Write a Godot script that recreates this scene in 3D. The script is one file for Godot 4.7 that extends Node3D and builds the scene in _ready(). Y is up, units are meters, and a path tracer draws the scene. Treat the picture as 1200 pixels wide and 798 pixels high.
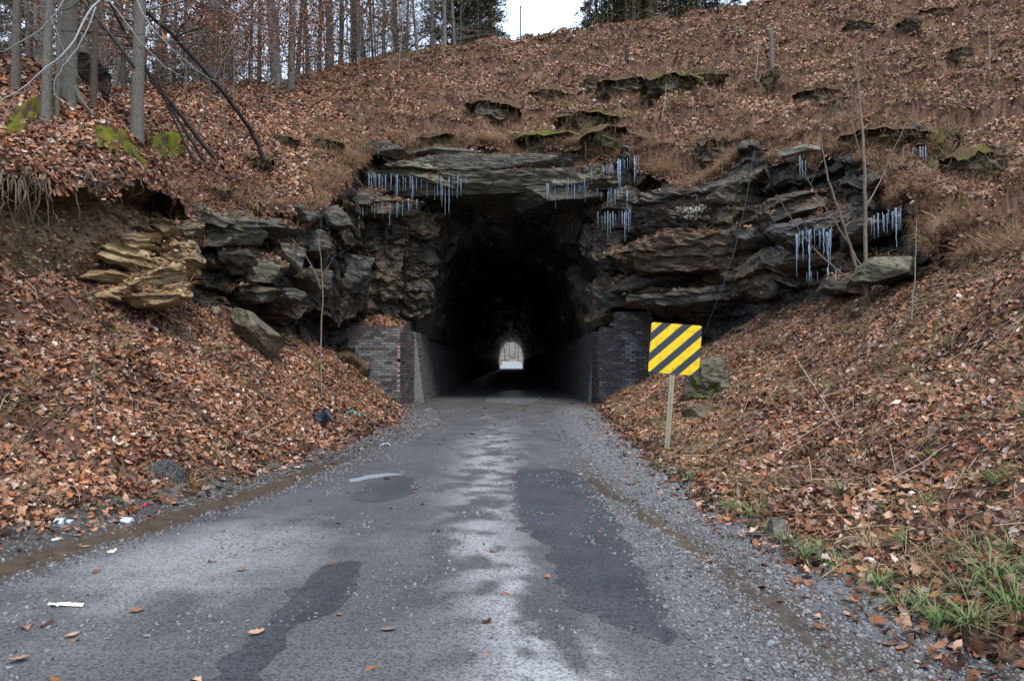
extends Node3D
# A rock-cut road tunnel through a leaf-covered hillside in winter, built as a place in metres.
# x to the right, y up, the road runs along -z; the camera stands on the road at the origin.

const EYE := Vector3(0, 1.45, 0)
const FOCAL := 800.0
const PITCH := 0.03374

class MB:
	var v := PackedVector3Array()
	var ix := PackedInt32Array()
	var c := PackedColorArray()
	func add(p: Vector3, col: Color) -> int:
		v.append(p); c.append(col)
		return v.size() - 1
	func tri(a: Vector3, b: Vector3, d: Vector3, col: Color) -> void:
		var n := v.size()
		v.append(a); v.append(b); v.append(d)
		c.append(col); c.append(col); c.append(col)
		ix.append(n); ix.append(n + 1); ix.append(n + 2)
	func quad(p00: Vector3, p10: Vector3, p01: Vector3, p11: Vector3, col: Color) -> void:
		# p10 along w, p01 along d, the face looks along w x d
		tri(p00, p01, p10, col)
		tri(p10, p01, p11, col)
	func box(o: Vector3, ax: Vector3, ay: Vector3, az: Vector3, col: Color) -> void:
		# o centre; half axes, right-handed
		quad(o - ax - ay + az, o + ax - ay + az, o - ax + ay + az, o + ax + ay + az, col)
		quad(o + ax - ay - az, o - ax - ay - az, o + ax + ay - az, o - ax + ay - az, col)
		quad(o + ax - ay + az, o + ax - ay - az, o + ax + ay + az, o + ax + ay - az, col)
		quad(o - ax - ay - az, o - ax - ay + az, o - ax + ay - az, o - ax + ay + az, col)
		quad(o - ax + ay + az, o + ax + ay + az, o - ax + ay - az, o + ax + ay - az, col)
		quad(o - ax - ay - az, o + ax - ay - az, o - ax - ay + az, o + ax - ay + az, col)
	func tube(pts: Array, rad: Array, sides: int, col: Color, col2 = null) -> void:
		var base := v.size()
		var n := pts.size()
		var up := Vector3(0.31, 0.17, 0.93)
		for j in n:
			var d: Vector3 = (pts[mini(j + 1, n - 1)] - pts[maxi(j - 1, 0)]).normalized()
			if absf(d.dot(up)) > 0.95:
				up = Vector3(0.9, 0.1, -0.3)
			var u := (up - d * up.dot(d)).normalized()
			up = u
			var w := d.cross(u)
			var cc: Color = col if col2 == null else col.lerp(col2, float(j) / (n - 1))
			for i in sides:
				var a := TAU * i / sides
				v.append(pts[j] + (u * cos(a) + w * sin(a)) * rad[j])
				c.append(cc)
		for j in n - 1:
			for i in sides:
				var a := base + j * sides + i
				var b := base + j * sides + (i + 1) % sides
				ix.append(a); ix.append(a + sides); ix.append(b)
				ix.append(b); ix.append(a + sides); ix.append(b + sides)
		var tip := add(pts[n - 1], col if col2 == null else col2)
		for i in sides:
			ix.append(base + (n - 1) * sides + i); ix.append(tip); ix.append(base + (n - 1) * sides + (i + 1) % sides)
		var foot := add(pts[0], col)
		for i in sides:
			ix.append(base + (i + 1) % sides); ix.append(foot); ix.append(base + i)
	func grid(ni: int, nj: int, pts: PackedVector3Array, cols: PackedColorArray, cut = null) -> void:
		var base := v.size()
		v.append_array(pts)
		c.append_array(cols)
		for j in nj - 1:
			for i in ni - 1:
				var a := j * ni + i
				if cut != null and cut[a] + cut[a + 1] + cut[a + ni] + cut[a + ni + 1] > 3:
					continue
				a += base
				ix.append(a); ix.append(a + ni); ix.append(a + 1)
				ix.append(a + 1); ix.append(a + ni); ix.append(a + ni + 1)
	func commit(flat := false, plan := false) -> ArrayMesh:
		var arr := []
		arr.resize(Mesh.ARRAY_MAX)
		if flat:
			var fv := PackedVector3Array()
			var fc := PackedColorArray()
			var fn := PackedVector3Array()
			var m := ix.size()
			fv.resize(m); fc.resize(m); fn.resize(m)
			for k in range(0, m, 3):
				var a := v[ix[k]]
				var b := v[ix[k + 1]]
				var d := v[ix[k + 2]]
				var n := (d - a).cross(b - a).normalized()
				fv[k] = a; fv[k + 1] = b; fv[k + 2] = d
				fn[k] = n; fn[k + 1] = n; fn[k + 2] = n
				fc[k] = c[ix[k]]; fc[k + 1] = c[ix[k + 1]]; fc[k + 2] = c[ix[k + 2]]
			arr[Mesh.ARRAY_VERTEX] = fv
			arr[Mesh.ARRAY_NORMAL] = fn
			arr[Mesh.ARRAY_COLOR] = fc
		else:
			var nn := PackedVector3Array()
			nn.resize(v.size())
			for k in range(0, ix.size(), 3):
				var i0 := ix[k]
				var i1 := ix[k + 1]
				var i2 := ix[k + 2]
				var n := (v[i2] - v[i0]).cross(v[i1] - v[i0])
				nn[i0] += n; nn[i1] += n; nn[i2] += n
			for k in nn.size():
				nn[k] = nn[k].normalized() if nn[k].length_squared() > 1e-20 else Vector3.UP
			arr[Mesh.ARRAY_VERTEX] = v
			arr[Mesh.ARRAY_NORMAL] = nn
			arr[Mesh.ARRAY_COLOR] = c
			arr[Mesh.ARRAY_INDEX] = ix
		if plan:
			# texture coordinates in metres over the ground
			var uv := PackedVector2Array()
			for p in arr[Mesh.ARRAY_VERTEX]:
				uv.append(Vector2(p.x, p.z))
			arr[Mesh.ARRAY_TEX_UV] = uv
		var am := ArrayMesh.new()
		am.add_surface_from_arrays(Mesh.PRIMITIVE_TRIANGLES, arr)
		return am

var rng := RandomNumberGenerator.new()
var M := {}
var used := {}
var noise_a := FastNoiseLite.new()     # broad lumps
var noise_b := FastNoiseLite.new()     # fine lumps
var noise_cell := FastNoiseLite.new()  # blocks of rock
var HX0 := -60.0
var HZ0 := -95.0
var HSTEP := 0.4
var HNX := 301
var HNZ := 270
var HG := PackedFloat32Array()
var LX0 := -16.0
var LZ0 := -30.0
var LSTEP := 0.1
var LNX := 321
var LNZ := 381
var LG := PackedFloat32Array()
var brow := PackedVector2Array()       # plan outline of the cut, x and z
var rbf_p := []
var rbf_w := []
var face_low := []
var face_top := []
var face_dir := []

# ------------------------------------------------------------------ small helpers
func P(px: float, py: float, d: float) -> Vector3:
	var a := (px - 600.0) / FOCAL
	var b := (399.0 - py) / FOCAL
	var f := cos(PITCH) - b * sin(PITCH)
	var u := b * cos(PITCH) + sin(PITCH)
	return EYE + d * Vector3(a / f, u / f, -1.0)

func R(a: float, b: float) -> float:
	return rng.randf_range(a, b)

func ramp(x: float, xs: Array, ys: Array) -> float:
	if x <= xs[0]:
		return ys[0]
	for k in range(1, xs.size()):
		if x <= xs[k]:
			return lerpf(ys[k - 1], ys[k], (x - xs[k - 1]) / (xs[k] - xs[k - 1]))
	return ys[-1]

func sm(a: float, b: float, x: float) -> float:
	var t := clampf((x - a) / (b - a), 0.0, 1.0)
	return t * t * (3.0 - 2.0 * t)

func numbered(called: String) -> String:
	if not used.has(called):
		used[called] = 0
		return called
	used[called] += 1
	return "%s_%03d" % [called, used[called]]

func tag(o: Node, label: String, category: String, group := "", kind := "") -> Node:
	o.set_meta("label", label)
	o.set_meta("category", category)
	if group: o.set_meta("group", group)
	if kind: o.set_meta("kind", kind)
	return o

func thing(called: String, label: String, category: String, at := Vector3.ZERO, group := "") -> Node3D:
	var o := Node3D.new()
	o.name = numbered(called)
	add_child(o)
	o.position = at
	tag(o, label, category, group)
	return o

func obj(called: String, mesh: Mesh, mat: Material, parent: Node = self) -> MeshInstance3D:
	var o := MeshInstance3D.new()
	o.mesh = mesh
	o.material_override = mat
	if parent == self:
		o.name = numbered(called)
		add_child(o)
	else:
		o.name = called
		parent.add_child(o, true)
	return o

func structure(called: String, mesh: Mesh, mat: Material, label: String, category: String) -> MeshInstance3D:
	var o := obj(called, mesh, mat)
	tag(o, label, category, "", "structure")
	return o

func scatter(called: String, mesh: Mesh, mat: Material, xf: Array, cols: PackedColorArray, label: String, category: String, parent: Node = self) -> MultiMeshInstance3D:
	var mm := MultiMesh.new()
	mm.transform_format = MultiMesh.TRANSFORM_3D
	mm.use_colors = true
	mm.mesh = mesh
	mm.instance_count = xf.size()
	for i in xf.size():
		mm.set_instance_transform(i, xf[i])
		mm.set_instance_color(i, cols[i])
	var o := MultiMeshInstance3D.new()
	o.multimesh = mm
	o.material_override = mat
	if parent == self:
		o.name = numbered(called)
		add_child(o)
		tag(o, label, category, "", "stuff")
	else:
		o.name = called
		parent.add_child(o, true)
		o.set_meta("kind", "stuff")
	return o

# ------------------------------------------------------------------ materials
func noise_tex(freq: float, ramp_pts: Array, size := 512, seed := 1, kind := FastNoiseLite.TYPE_SIMPLEX_SMOOTH, octaves := 4, normal := false, strength := 6.0) -> NoiseTexture2D:
	var n := FastNoiseLite.new()
	n.noise_type = kind
	n.frequency = freq
	n.seed = seed
	n.fractal_octaves = octaves
	if kind == FastNoiseLite.TYPE_CELLULAR:
		n.cellular_return_type = FastNoiseLite.RETURN_CELL_VALUE
		n.fractal_type = FastNoiseLite.FRACTAL_NONE
	var t := NoiseTexture2D.new()
	t.width = size
	t.height = size
	t.seamless = true
	t.noise = n
	if normal:
		t.as_normal_map = true
		t.bump_strength = strength
	else:
		var g := Gradient.new()
		var offs := PackedFloat32Array()
		var cs := PackedColorArray()
		for r in ramp_pts:
			offs.append(r[0])
			cs.append(Color(r[1], r[2], r[3]).linear_to_srgb() if r.size() > 2 else Color(r[1], r[1], r[1]).linear_to_srgb())
		g.offsets = offs
		g.colors = cs
		t.color_ramp = g
	return t

func mat(rough: float, tex: Texture2D = null, scale := Vector3.ONE, norm: Texture2D = null, nscale := 1.0, spec := 0.5, plan := false) -> StandardMaterial3D:
	var m := StandardMaterial3D.new()
	m.vertex_color_use_as_albedo = true
	m.roughness = rough
	m.metallic_specular = spec
	if tex:
		m.albedo_texture = tex
	if norm:
		m.normal_enabled = true
		m.normal_texture = norm
		m.normal_scale = nscale
	if tex or norm:
		m.uv1_triplanar = not plan
		m.uv1_world_triplanar = not plan
		m.uv1_scale = scale
	return m

func flat_mat(lin: Color, rough: float, spec := 0.5) -> StandardMaterial3D:
	var m := StandardMaterial3D.new()
	m.albedo_color = lin.linear_to_srgb()
	m.roughness = rough
	m.metallic_specular = spec
	return m

func make_materials() -> void:
	var fine := noise_tex(0.03, [[0.0, 0.35], [0.35, 0.7], [0.6, 1.0], [1.0, 1.5]], 512, 3, FastNoiseLite.TYPE_SIMPLEX_SMOOTH, 5)
	M.duff = mat(0.95, noise_tex(0.03, [[0.0, 0.3], [0.3, 0.6], [0.55, 1.0], [0.8, 1.4], [1.0, 2.2]], 1024, 4, FastNoiseLite.TYPE_CELLULAR, 1), Vector3(0.55, 0.55, 0.55), null, 1.0, 0.2, true)
	M.earth = mat(0.95, fine, Vector3(0.6, 0.6, 0.6), noise_tex(0.05, [], 512, 8, FastNoiseLite.TYPE_SIMPLEX_SMOOTH, 5, true, 10.0), 1.0, 0.2)
	var strata := noise_tex(0.012, [[0.0, 0.35], [0.3, 0.6], [0.5, 1.0], [0.68, 1.15], [1.0, 1.9]], 1024, 21, FastNoiseLite.TYPE_SIMPLEX_SMOOTH, 6)
	M.rock = mat(0.42, strata, Vector3(0.22, 0.6, 0.22), noise_tex(0.02, [], 1024, 22, FastNoiseLite.TYPE_SIMPLEX_SMOOTH, 6, true, 14.0), 1.2, 0.35)
	M.rock.albedo_color = Color(0.86, 0.79, 0.67).linear_to_srgb()   # wet sandstone
	M.bark = mat(0.9, noise_tex(0.03, [[0.0, 0.4], [0.45, 0.9], [0.7, 1.15], [1.0, 1.6]], 512, 31, FastNoiseLite.TYPE_SIMPLEX_SMOOTH, 5), Vector3(2.2, 0.5, 2.2), null, 1.0, 0.2)
	var chips := noise_tex(0.085, [[0.0, 0.4], [0.3, 0.65], [0.5, 0.85], [0.7, 1.05], [0.86, 1.5], [1.0, 2.4]], 1024, 41, FastNoiseLite.TYPE_CELLULAR, 1)
	M.road = mat(0.6, chips, Vector3(1.0, 1.0, 1.0), noise_tex(0.09, [], 1024, 42, FastNoiseLite.TYPE_SIMPLEX_SMOOTH, 3, true, 9.0), 1.0, 0.4, true)
	M.patch = mat(0.6, noise_tex(0.08, [[0.0, 0.35], [0.35, 0.7], [0.65, 1.0], [0.85, 1.6], [1.0, 3.6]], 1024, 44, FastNoiseLite.TYPE_CELLULAR, 1), Vector3(1.0, 1.0, 1.0), noise_tex(0.15, [], 1024, 45, FastNoiseLite.TYPE_SIMPLEX_SMOOTH, 2, true, 4.0), 0.8, 0.4, true)
	M.mud = mat(0.3, noise_tex(0.02, [[0.0, 0.5], [0.45, 0.85], [0.6, 1.1], [1.0, 1.5]], 512, 46), Vector3(0.5, 0.5, 0.5), noise_tex(0.03, [], 512, 47, FastNoiseLite.TYPE_SIMPLEX_SMOOTH, 3, true, 2.0), 0.5, 0.5, true)
	M.leaf = mat(0.7, null, Vector3.ONE, null, 1.0, 0.3)
	M.straw = mat(0.85, null, Vector3.ONE, null, 1.0, 0.2)
	M.pebble = mat(0.8, null, Vector3.ONE, null, 1.0, 0.3)
	M.twig = mat(0.9, null, Vector3.ONE, null, 1.0, 0.2)
	M.needle = mat(0.8, null, Vector3.ONE, null, 1.0, 0.2)
	M.moss = mat(1.0, fine, Vector3(2.5, 2.5, 2.5), null, 1.0, 0.1)
	M.ice = flat_mat(Color(0.25, 0.34, 0.44), 0.12)
	M.lichen = flat_mat(Color(0.34, 0.35, 0.29), 0.95)
	M.ice_solid = flat_mat(Color(0.42, 0.48, 0.55), 0.25)
	for lc in [Color(0.33, 0.2, 0.13), Color(0.24, 0.12, 0.075), Color(0.3, 0.15, 0.08)]:
		leaf_single.append(flat_mat(lc, 0.7))
	var bt := noise_tex(0.02, [[0.0, 0.45], [0.4, 0.85], [0.6, 1.1], [1.0, 1.7]], 512, 51, FastNoiseLite.TYPE_SIMPLEX_SMOOTH, 5)
	M.brick = []
	for col in [Color(0.10, 0.085, 0.082), Color(0.08, 0.072, 0.074), Color(0.12, 0.105, 0.10), Color(0.07, 0.064, 0.066), Color(0.105, 0.078, 0.072), Color(0.15, 0.145, 0.145), Color(0.22, 0.21, 0.205), Color(0.26, 0.17, 0.19)]:
		var m := mat(0.75, bt, Vector3(1.3, 1.3, 1.3), null, 1.0, 0.35)
		m.vertex_color_use_as_albedo = false
		m.albedo_color = col.linear_to_srgb()
		M.brick.append(m)
	M.mortar = mat(0.9, bt, Vector3(0.9, 0.9, 0.9), null, 1.0, 0.2)

# ------------------------------------------------------------------ the shape of the ground
func toe_left(d: float) -> float:
	return ramp(d, [-12.0, -3.0, 3.0, 5.3, 8.0, 12.0, 17.0, 21.0, 24.0], [-6.5, -5.6, -4.5, -3.95, -3.3, -2.85, -2.75, -3.4, -3.9])

func toe_right(d: float) -> float:
	return ramp(d, [-12.0, 0.0, 3.0, 6.7, 10.0, 18.0, 24.0], [2.6, 2.1, 1.95, 1.83, 1.95, 2.35, 2.95])

func lower_raw(x: float, z: float) -> float:
	var d := -z
	var y := -0.05
	var ul := toe_left(d) - x + 0.25 * noise_a.get_noise_2d(x * 2.0 + 50.0, z * 2.0)
	var ur := x - toe_right(d) + 0.2 * noise_a.get_noise_2d(x * 2.0 + 90.0, z * 2.0)
	if ul > 0.0:
		var near := ramp(ul, [0.0, 0.4, 1.6, 4.1, 5.2, 8.0], [-0.03, 0.1, 0.72, 2.2, 2.9, 4.0])
		var mid := ramp(ul, [0.0, 0.4, 1.4, 2.9, 4.4, 5.2, 8.0], [-0.03, 0.12, 0.85, 1.98, 3.3, 3.9, 4.3])
		var far := ramp(ul, [0.0, 0.3, 1.25, 2.65, 4.1, 8.0], [-0.03, 0.1, 0.85, 2.2, 3.2, 4.5])
		y = lerpf(near, mid, sm(5.0, 10.0, d))
		y = lerpf(y, far, sm(14.0, 22.0, d))
	elif ur > 0.0:
		var near := ramp(ur, [0.0, 0.4, 1.0, 1.85, 3.7, 5.4, 6.5, 8.0, 12.0], [-0.03, 0.06, 0.17, 0.42, 1.3, 2.55, 3.3, 4.3, 7.2])
		var far := ramp(ur, [0.0, 0.3, 2.0, 3.5, 5.0, 8.0], [-0.03, 0.14, 1.0, 1.95, 3.0, 4.2])
		y = lerpf(near, far, sm(13.0, 21.0, d))
	if ul > 0.2 or ur > 0.2:
		var k := clampf(maxf(ul, ur) * 0.7, 0.0, 1.0)
		y += k * (0.16 * noise_a.get_noise_2d(x * 3.0, z * 3.0) + 0.05 * noise_b.get_noise_2d(x * 3.0, z * 3.0))
	if z < -24.3:
		if x < -3.85:
			y = 2.72 + (-24.3 - z) * (0.2 + 0.75 * clampf((-4.0 - x) / 1.5, 0.0, 1.0))
		elif x > 3.2:
			y = 2.7 + (-24.3 - z) * 0.2
	return y

func solve_hill() -> void:
	var pts := []
	for f in face_top:
		pts.append([f.x, -f.z, f.y])
	for q in [[600, 120, 33], [600, 56, 42], [700, 44, 44], [800, 29, 45.5], [900, 14, 46.5], [1000, -8, 47], [1200, -62, 47], [500, 71, 41], [400, 86, 40], [300, 100, 38], [200, 105, 36], [100, 110, 34], [0, 114, 32],
			[1000, 100, 28], [1200, 100, 22], [1200, 200, 16.5], [50, 140, 15], [160, 163, 13], [250, 172, 17], [330, 155, 23], [400, 150, 27], [200, 130, 22], [300, 115, 31], [100, 120, 22], [0, 132, 18],
			[500, 120, 32], [750, 110, 32], [850, 60, 37], [850, 120, 28], [1000, 160, 21], [1000, 40, 36], [1200, 30, 30], [1100, 200, 17.5], [-300, 150, 14], [-300, 112, 30], [1500, 100, 20], [1500, 250, 12]]:
		var p := P(q[0], q[1], q[2])
		pts.append([p.x, -p.z, p.y])
	for q in [[-10.5, 3, 4.2], [-10.5, -6, 3.6], [-22, 0, 8], [10.5, 3, 3.4], [10.5, -6, 3.0], [22, 0, 8], [-45, 75, 14], [-22, 75, 17.5], [0, 75, 21.0], [22, 75, 25.3], [50, 75, 32], [-30, 52, 15.4], [-12, 55, 18.8], [0, 55, 21.2], [15, 57, 24.3], [45, 57, 32], [-45, 40, 15]]:
		pts.append([float(q[0]), float(q[1]), float(q[2])])
	rbf_p = pts
	var n := pts.size()
	var A := []
	for i in n + 3:
		var row := PackedFloat64Array()
		row.resize(n + 4)
		if i < n:
			for j in n:
				var dx: float = pts[i][0] - pts[j][0]
				var dz: float = pts[i][1] - pts[j][1]
				row[j] = sqrt(dx * dx + dz * dz + 3.0) + (0.02 if i == j else 0.0)
			row[n] = 1.0
			row[n + 1] = pts[i][0]
			row[n + 2] = pts[i][1]
			row[n + 3] = pts[i][2]
		else:
			for j in n:
				row[j] = 1.0 if i == n else pts[j][i - n - 1]
		A.append(row)
	var m := n + 3
	for k in m:
		var best := k
		for i in range(k + 1, m):
			if absf(A[i][k]) > absf(A[best][k]):
				best = i
		var t = A[k]
		A[k] = A[best]
		A[best] = t
		for i in range(k + 1, m):
			var f: float = A[i][k] / A[k][k]
			if f != 0.0:
				for j in range(k, m + 1):
					A[i][j] -= f * A[k][j]
	var w := PackedFloat64Array()
	w.resize(m)
	for k in range(m - 1, -1, -1):
		var s: float = A[k][m]
		for j in range(k + 1, m):
			s -= A[k][j] * w[j]
		w[k] = s / A[k][k]
	HG.resize(HNX * HNZ)
	var xs := PackedFloat64Array()
	var zs := PackedFloat64Array()
	for q in pts:
		xs.append(q[0])
		zs.append(q[1])
	for j in HNZ:
		var d := -(HZ0 + j * HSTEP)
		for i in HNX:
			var x := HX0 + i * HSTEP
			var s: float = w[n] + w[n + 1] * x + w[n + 2] * d
			for k in n:
				var dx := x - xs[k]
				var dz := d - zs[k]
				s += w[k] * sqrt(dx * dx + dz * dz + 3.0)
			HG[j * HNX + i] = s

func bil(g: PackedFloat32Array, x0: float, z0: float, step: float, nx: int, nz: int, x: float, z: float) -> float:
	var fx := clampf((x - x0) / step, 0.0, nx - 1.001)
	var fz := clampf((z - z0) / step, 0.0, nz - 1.001)
	var i := int(fx)
	var j := int(fz)
	var a := fx - i
	var b := fz - j
	var k := j * nx + i
	return lerpf(lerpf(g[k], g[k + 1], a), lerpf(g[k + nx], g[k + nx + 1], a), b)

func upper(x: float, z: float) -> float:
	var y := bil(HG, HX0, HZ0, HSTEP, HNX, HNZ, x, z)
	var ledge := noise_a.get_noise_2d(x * 0.75 + 800.0, z * 1.6)
	return y + 0.36 * noise_a.get_noise_2d(x * 1.3, z * 1.3) + 0.17 * noise_b.get_noise_2d(x * 1.5, z * 1.5) + 0.6 * sm(0.02, 0.12, ledge) * sm(-9.0, -3.0, x - 0.25 * (z + 26.0))

func lower(x: float, z: float) -> float:
	return bil(LG, LX0, LZ0, LSTEP, LNX, LNZ, x, z)

func in_cut(x: float, z: float) -> bool:
	return Geometry2D.is_point_in_polygon(Vector2(x, z), brow)

func ground_at(x: float, z: float) -> float:
	return lower(x, z) if in_cut(x, z) else upper(x, z)

func slope_at(x: float, z: float, low: bool) -> Vector3:
	var e := 0.12
	if low:
		return Vector3(lower(x - e, z) - lower(x + e, z), 2 * e, lower(x, z - e) - lower(x, z + e)).normalized()
	return Vector3(upper(x - e, z) - upper(x + e, z), 2 * e, upper(x, z - e) - upper(x, z + e)).normalized()

func hit(px: float, py: float, d0 := 2.0) -> Vector3:
	# where the line of sight through a point of the photograph meets the ground
	var d := d0
	while d < 90.0:
		var p := P(px, py, d)
		if p.y < ground_at(p.x, p.z):
			return p
		d += 0.04 + d * 0.002
	return P(px, py, 60.0)

func on_upper(px: float, d: float) -> Vector3:
	var x := (px - 600.0) / FOCAL * d
	return Vector3(x, upper(x, -d), -d)

func make_outline() -> void:
	face_low = [Vector3(-9.6, 0, 8), Vector3(-9.4, 0, -3)]
	face_top = [Vector3(-9.9, 4.0, 8), Vector3(-9.6, 4.2, -3)]
	for q in [[-250, 275, 7.5, -250, 175, 8.0], [-100, 285, 8.6, -100, 190, 8.9], [0, 290, 9.6, 0, 198, 9.5], [90, 330, 10.8, 110, 203, 10.7], [150, 352, 11.9, 180, 208, 12.2], [200, 352, 13, 215, 236, 14.0], [260, 360, 14.5, 270, 242, 15.4],
			[310, 368, 16, 335, 240, 17.2], [355, 352, 18.5, 385, 225, 20.5], [395, 335, 22, 413, 195, 23.5], [440, 360, 24.8, 432, 182, 24.9], [490, 400, 25.5, 490, 184, 25.6], [545, 470, 25.8, 545, 184, 25.9], [600, 470, 25.9, 600, 185, 26], [650, 470, 25.8, 650, 185, 25.9],
			[700, 385, 26.2, 700, 184, 25.4], [745, 385, 25.4, 745, 188, 24.5], [790, 388, 23.6, 800, 215, 23], [850, 386, 20.6, 860, 190, 21.5], [925, 355, 18.5, 925, 182, 19.6], [1000, 347, 16.6, 1010, 205, 17.3], [1070, 335, 14.6, 1075, 262, 14.9],
			[1120, 325, 13.1, 1125, 300, 13.3], [1180, 310, 11.9, 1185, 298, 12.0], [1300, 295, 10, 1310, 292, 10.1]]:
		face_low.append(P(q[0], q[1], q[2]))
		face_top.append(P(q[3], q[4], q[5]))
	face_low.append(Vector3(9.2, 0, -3))
	face_top.append(Vector3(9.4, 3.2, -3))
	face_low.append(Vector3(9.4, 0, 8))
	face_top.append(Vector3(9.6, 3.0, 8))
	for f in face_top:
		brow.append(Vector2(f.x, f.z))
	brow.append(Vector2(9.6, 12))
	brow.append(Vector2(-9.9, 12))

func make_lower_grid() -> void:
	LG.resize(LNX * LNZ)
	for j in LNZ:
		var z := LZ0 + j * LSTEP
		for i in LNX:
			var x := LX0 + i * LSTEP
			var y := lower_raw(x, z)
			if (x < -5.0 or x > 5.0 or z < -24.8) and not in_cut(x, z):
				y = minf(y, upper(x, z) - 0.4)
			LG[j * LNX + i] = y

# ------------------------------------------------------------------ leaves, stones and rocks
func rock_mesh(seed: int, size: Vector3, col: Color, layers := 4, n := 9, planes := 12, rough := 0.05, moss := 0.0) -> ArrayMesh:
	var r := RandomNumberGenerator.new()
	r.seed = seed
	var mb := MB.new()
	var cuts := []
	for k in planes:
		var nn := Vector3(r.randf_range(-1, 1), r.randf_range(-0.55, 0.55), r.randf_range(-1, 1)).normalized()
		cuts.append([nn, r.randf_range(0.80, 1.12)])
	var band := []
	for k in layers + 1:
		band.append([r.randf_range(0.82, 1.0), r.randf_range(-0.07, 0.07), r.randf_range(-0.08, 0.05), r.randf_range(0.8, 1.2)])
	var axes := [[Vector3.RIGHT, Vector3.UP, Vector3.BACK], [Vector3.BACK, Vector3.UP, Vector3.LEFT], [Vector3.LEFT, Vector3.UP, Vector3.FORWARD], [Vector3.FORWARD, Vector3.UP, Vector3.RIGHT], [Vector3.RIGHT, Vector3.FORWARD, Vector3.UP], [Vector3.RIGHT, Vector3.BACK, Vector3.DOWN]]
	var tilt := r.randf_range(-0.12, 0.12)
	for ax in axes:
		var N: Vector3 = ax[0].cross(ax[1])
		var pts := PackedVector3Array()
		var cols := PackedColorArray()
		for j in n + 1:
			for i in n + 1:
				var p: Vector3 = N + ax[0] * (2.0 * i / n - 1.0) + ax[1] * (2.0 * j / n - 1.0)
				for cu in cuts:
					var over: float = p.dot(cu[0]) - cu[1]
					if over > 0.0:
						p -= cu[0] * over
				var yy := (p.y + tilt * p.x + 0.05 * noise_b.get_noise_2d(p.x * 4.0 + seed, p.z * 4.0)) * 0.5 + 0.5
				var k := clampi(int(yy * layers), 0, layers)
				var b: Array = band[k]
				p.x = p.x * b[0] + b[1]
				p.z = p.z * b[0] + b[2]
				var q := Vector3(p.x * size.x, p.y * size.y, p.z * size.z) * 0.5
				var w := q * 4.0 + Vector3(seed * 3.1, 0, seed * 1.7)
				q += Vector3(noise_b.get_noise_3d(w.x, w.y, w.z), 0.7 * noise_b.get_noise_3d(w.x + 40, w.y, w.z), noise_b.get_noise_3d(w.x, w.y + 40, w.z)) * rough * 2.0 * minf(1.0, size.y)
				pts.append(q)
				var s: float = b[3] * (0.85 + 0.4 * (noise_b.get_noise_3d(w.x * 0.7, w.y * 0.7 + 9.0, w.z * 0.7) + 0.3))
				var cc := Color(col.r * s, col.g * s, col.b * s)
				if moss > 0.0 and noise_a.get_noise_3d(w.x * 0.8, w.y * 0.8, w.z * 0.8) + moss > 0.55:
					cc = Color(0.075, 0.08, 0.022)
				cols.append(cc)
		mb.grid(n + 1, n + 1, pts, cols)
	return mb.commit(true)

func leaf_mesh(kind: int) -> ArrayMesh:
	# one fallen leaf about 1 unit long, folded on its midrib and curled
	var mb := MB.new()
	var w := [[0.0, 0.03], [0.12, 0.20], [0.25, 0.16], [0.42, 0.34], [0.55, 0.24], [0.72, 0.30], [0.86, 0.14], [1.0, 0.0]]
	if kind == 1:
		w = [[0.0, 0.02], [0.15, 0.14], [0.35, 0.25], [0.55, 0.26], [0.75, 0.18], [1.0, 0.0]]
	if kind == 2:
		w = [[0.0, 0.04], [0.15, 0.42], [0.3, 0.25], [0.45, 0.45], [0.65, 0.18], [0.8, 0.2], [1.0, 0.0]]
	var curl := [0.35, 0.22, -0.28][kind] as float
	var fold := [0.32, 0.2, 0.4][kind] as float
	for k in w.size() - 1:
		var a: Array = w[k]
		var b: Array = w[k + 1]
		var ya := curl * pow(a[0] - 0.5, 2) * 1.6
		var yb := curl * pow(b[0] - 0.5, 2) * 1.6
		var am := Vector3(0, ya, 0.5 - a[0])
		var bm := Vector3(0, yb, 0.5 - b[0])
		for s in [-1.0, 1.0]:
			var ae := Vector3(s * a[1], ya + fold * a[1] * (1.0 + 0.4 * s), 0.5 - a[0])
			var be := Vector3(s * b[1], yb + fold * b[1] * (1.0 + 0.4 * s), 0.5 - b[0])
			var shade := Color(1, 1, 1)
			if s > 0:
				mb.quad(am, ae, bm, be, shade)
			else:
				mb.quad(ae, am, be, bm, shade)
	return mb.commit(true)

func tuft_mesh(seed: int, blades: int, droop: float, spread: float, wide: float, segs := 4) -> ArrayMesh:
	var r := RandomNumberGenerator.new()
	r.seed = seed
	var mb := MB.new()
	for k in blades:
		var a := r.randf() * TAU
		var out := Vector3(cos(a), 0, sin(a))
		var side := Vector3(-sin(a), 0, cos(a))
		var p := out * r.randf() * 0.22 * spread
		var dir := (Vector3.UP + out * r.randf_range(0.2, 1.0) * spread).normalized()
		var l := r.randf_range(0.5, 1.1) / segs
		var s := r.randf_range(0.75, 1.25)
		var col := Color(s, s * r.randf_range(0.92, 1.03), s * r.randf_range(0.85, 1.05))
		var prev := p
		for j in segs:
			var nx := prev + dir * l
			var w0 := wide * (1.0 - float(j) / segs)
			var w1 := wide * (1.0 - float(j + 1) / segs)
			mb.quad(prev - side * w0, prev + side * w0, nx - side * w1, nx + side * w1, col)
			prev = nx
			dir = (dir + Vector3.DOWN * droop + out * 0.1 + side * r.randf_range(-0.25, 0.25)).normalized()
	return mb.commit(true)

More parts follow.
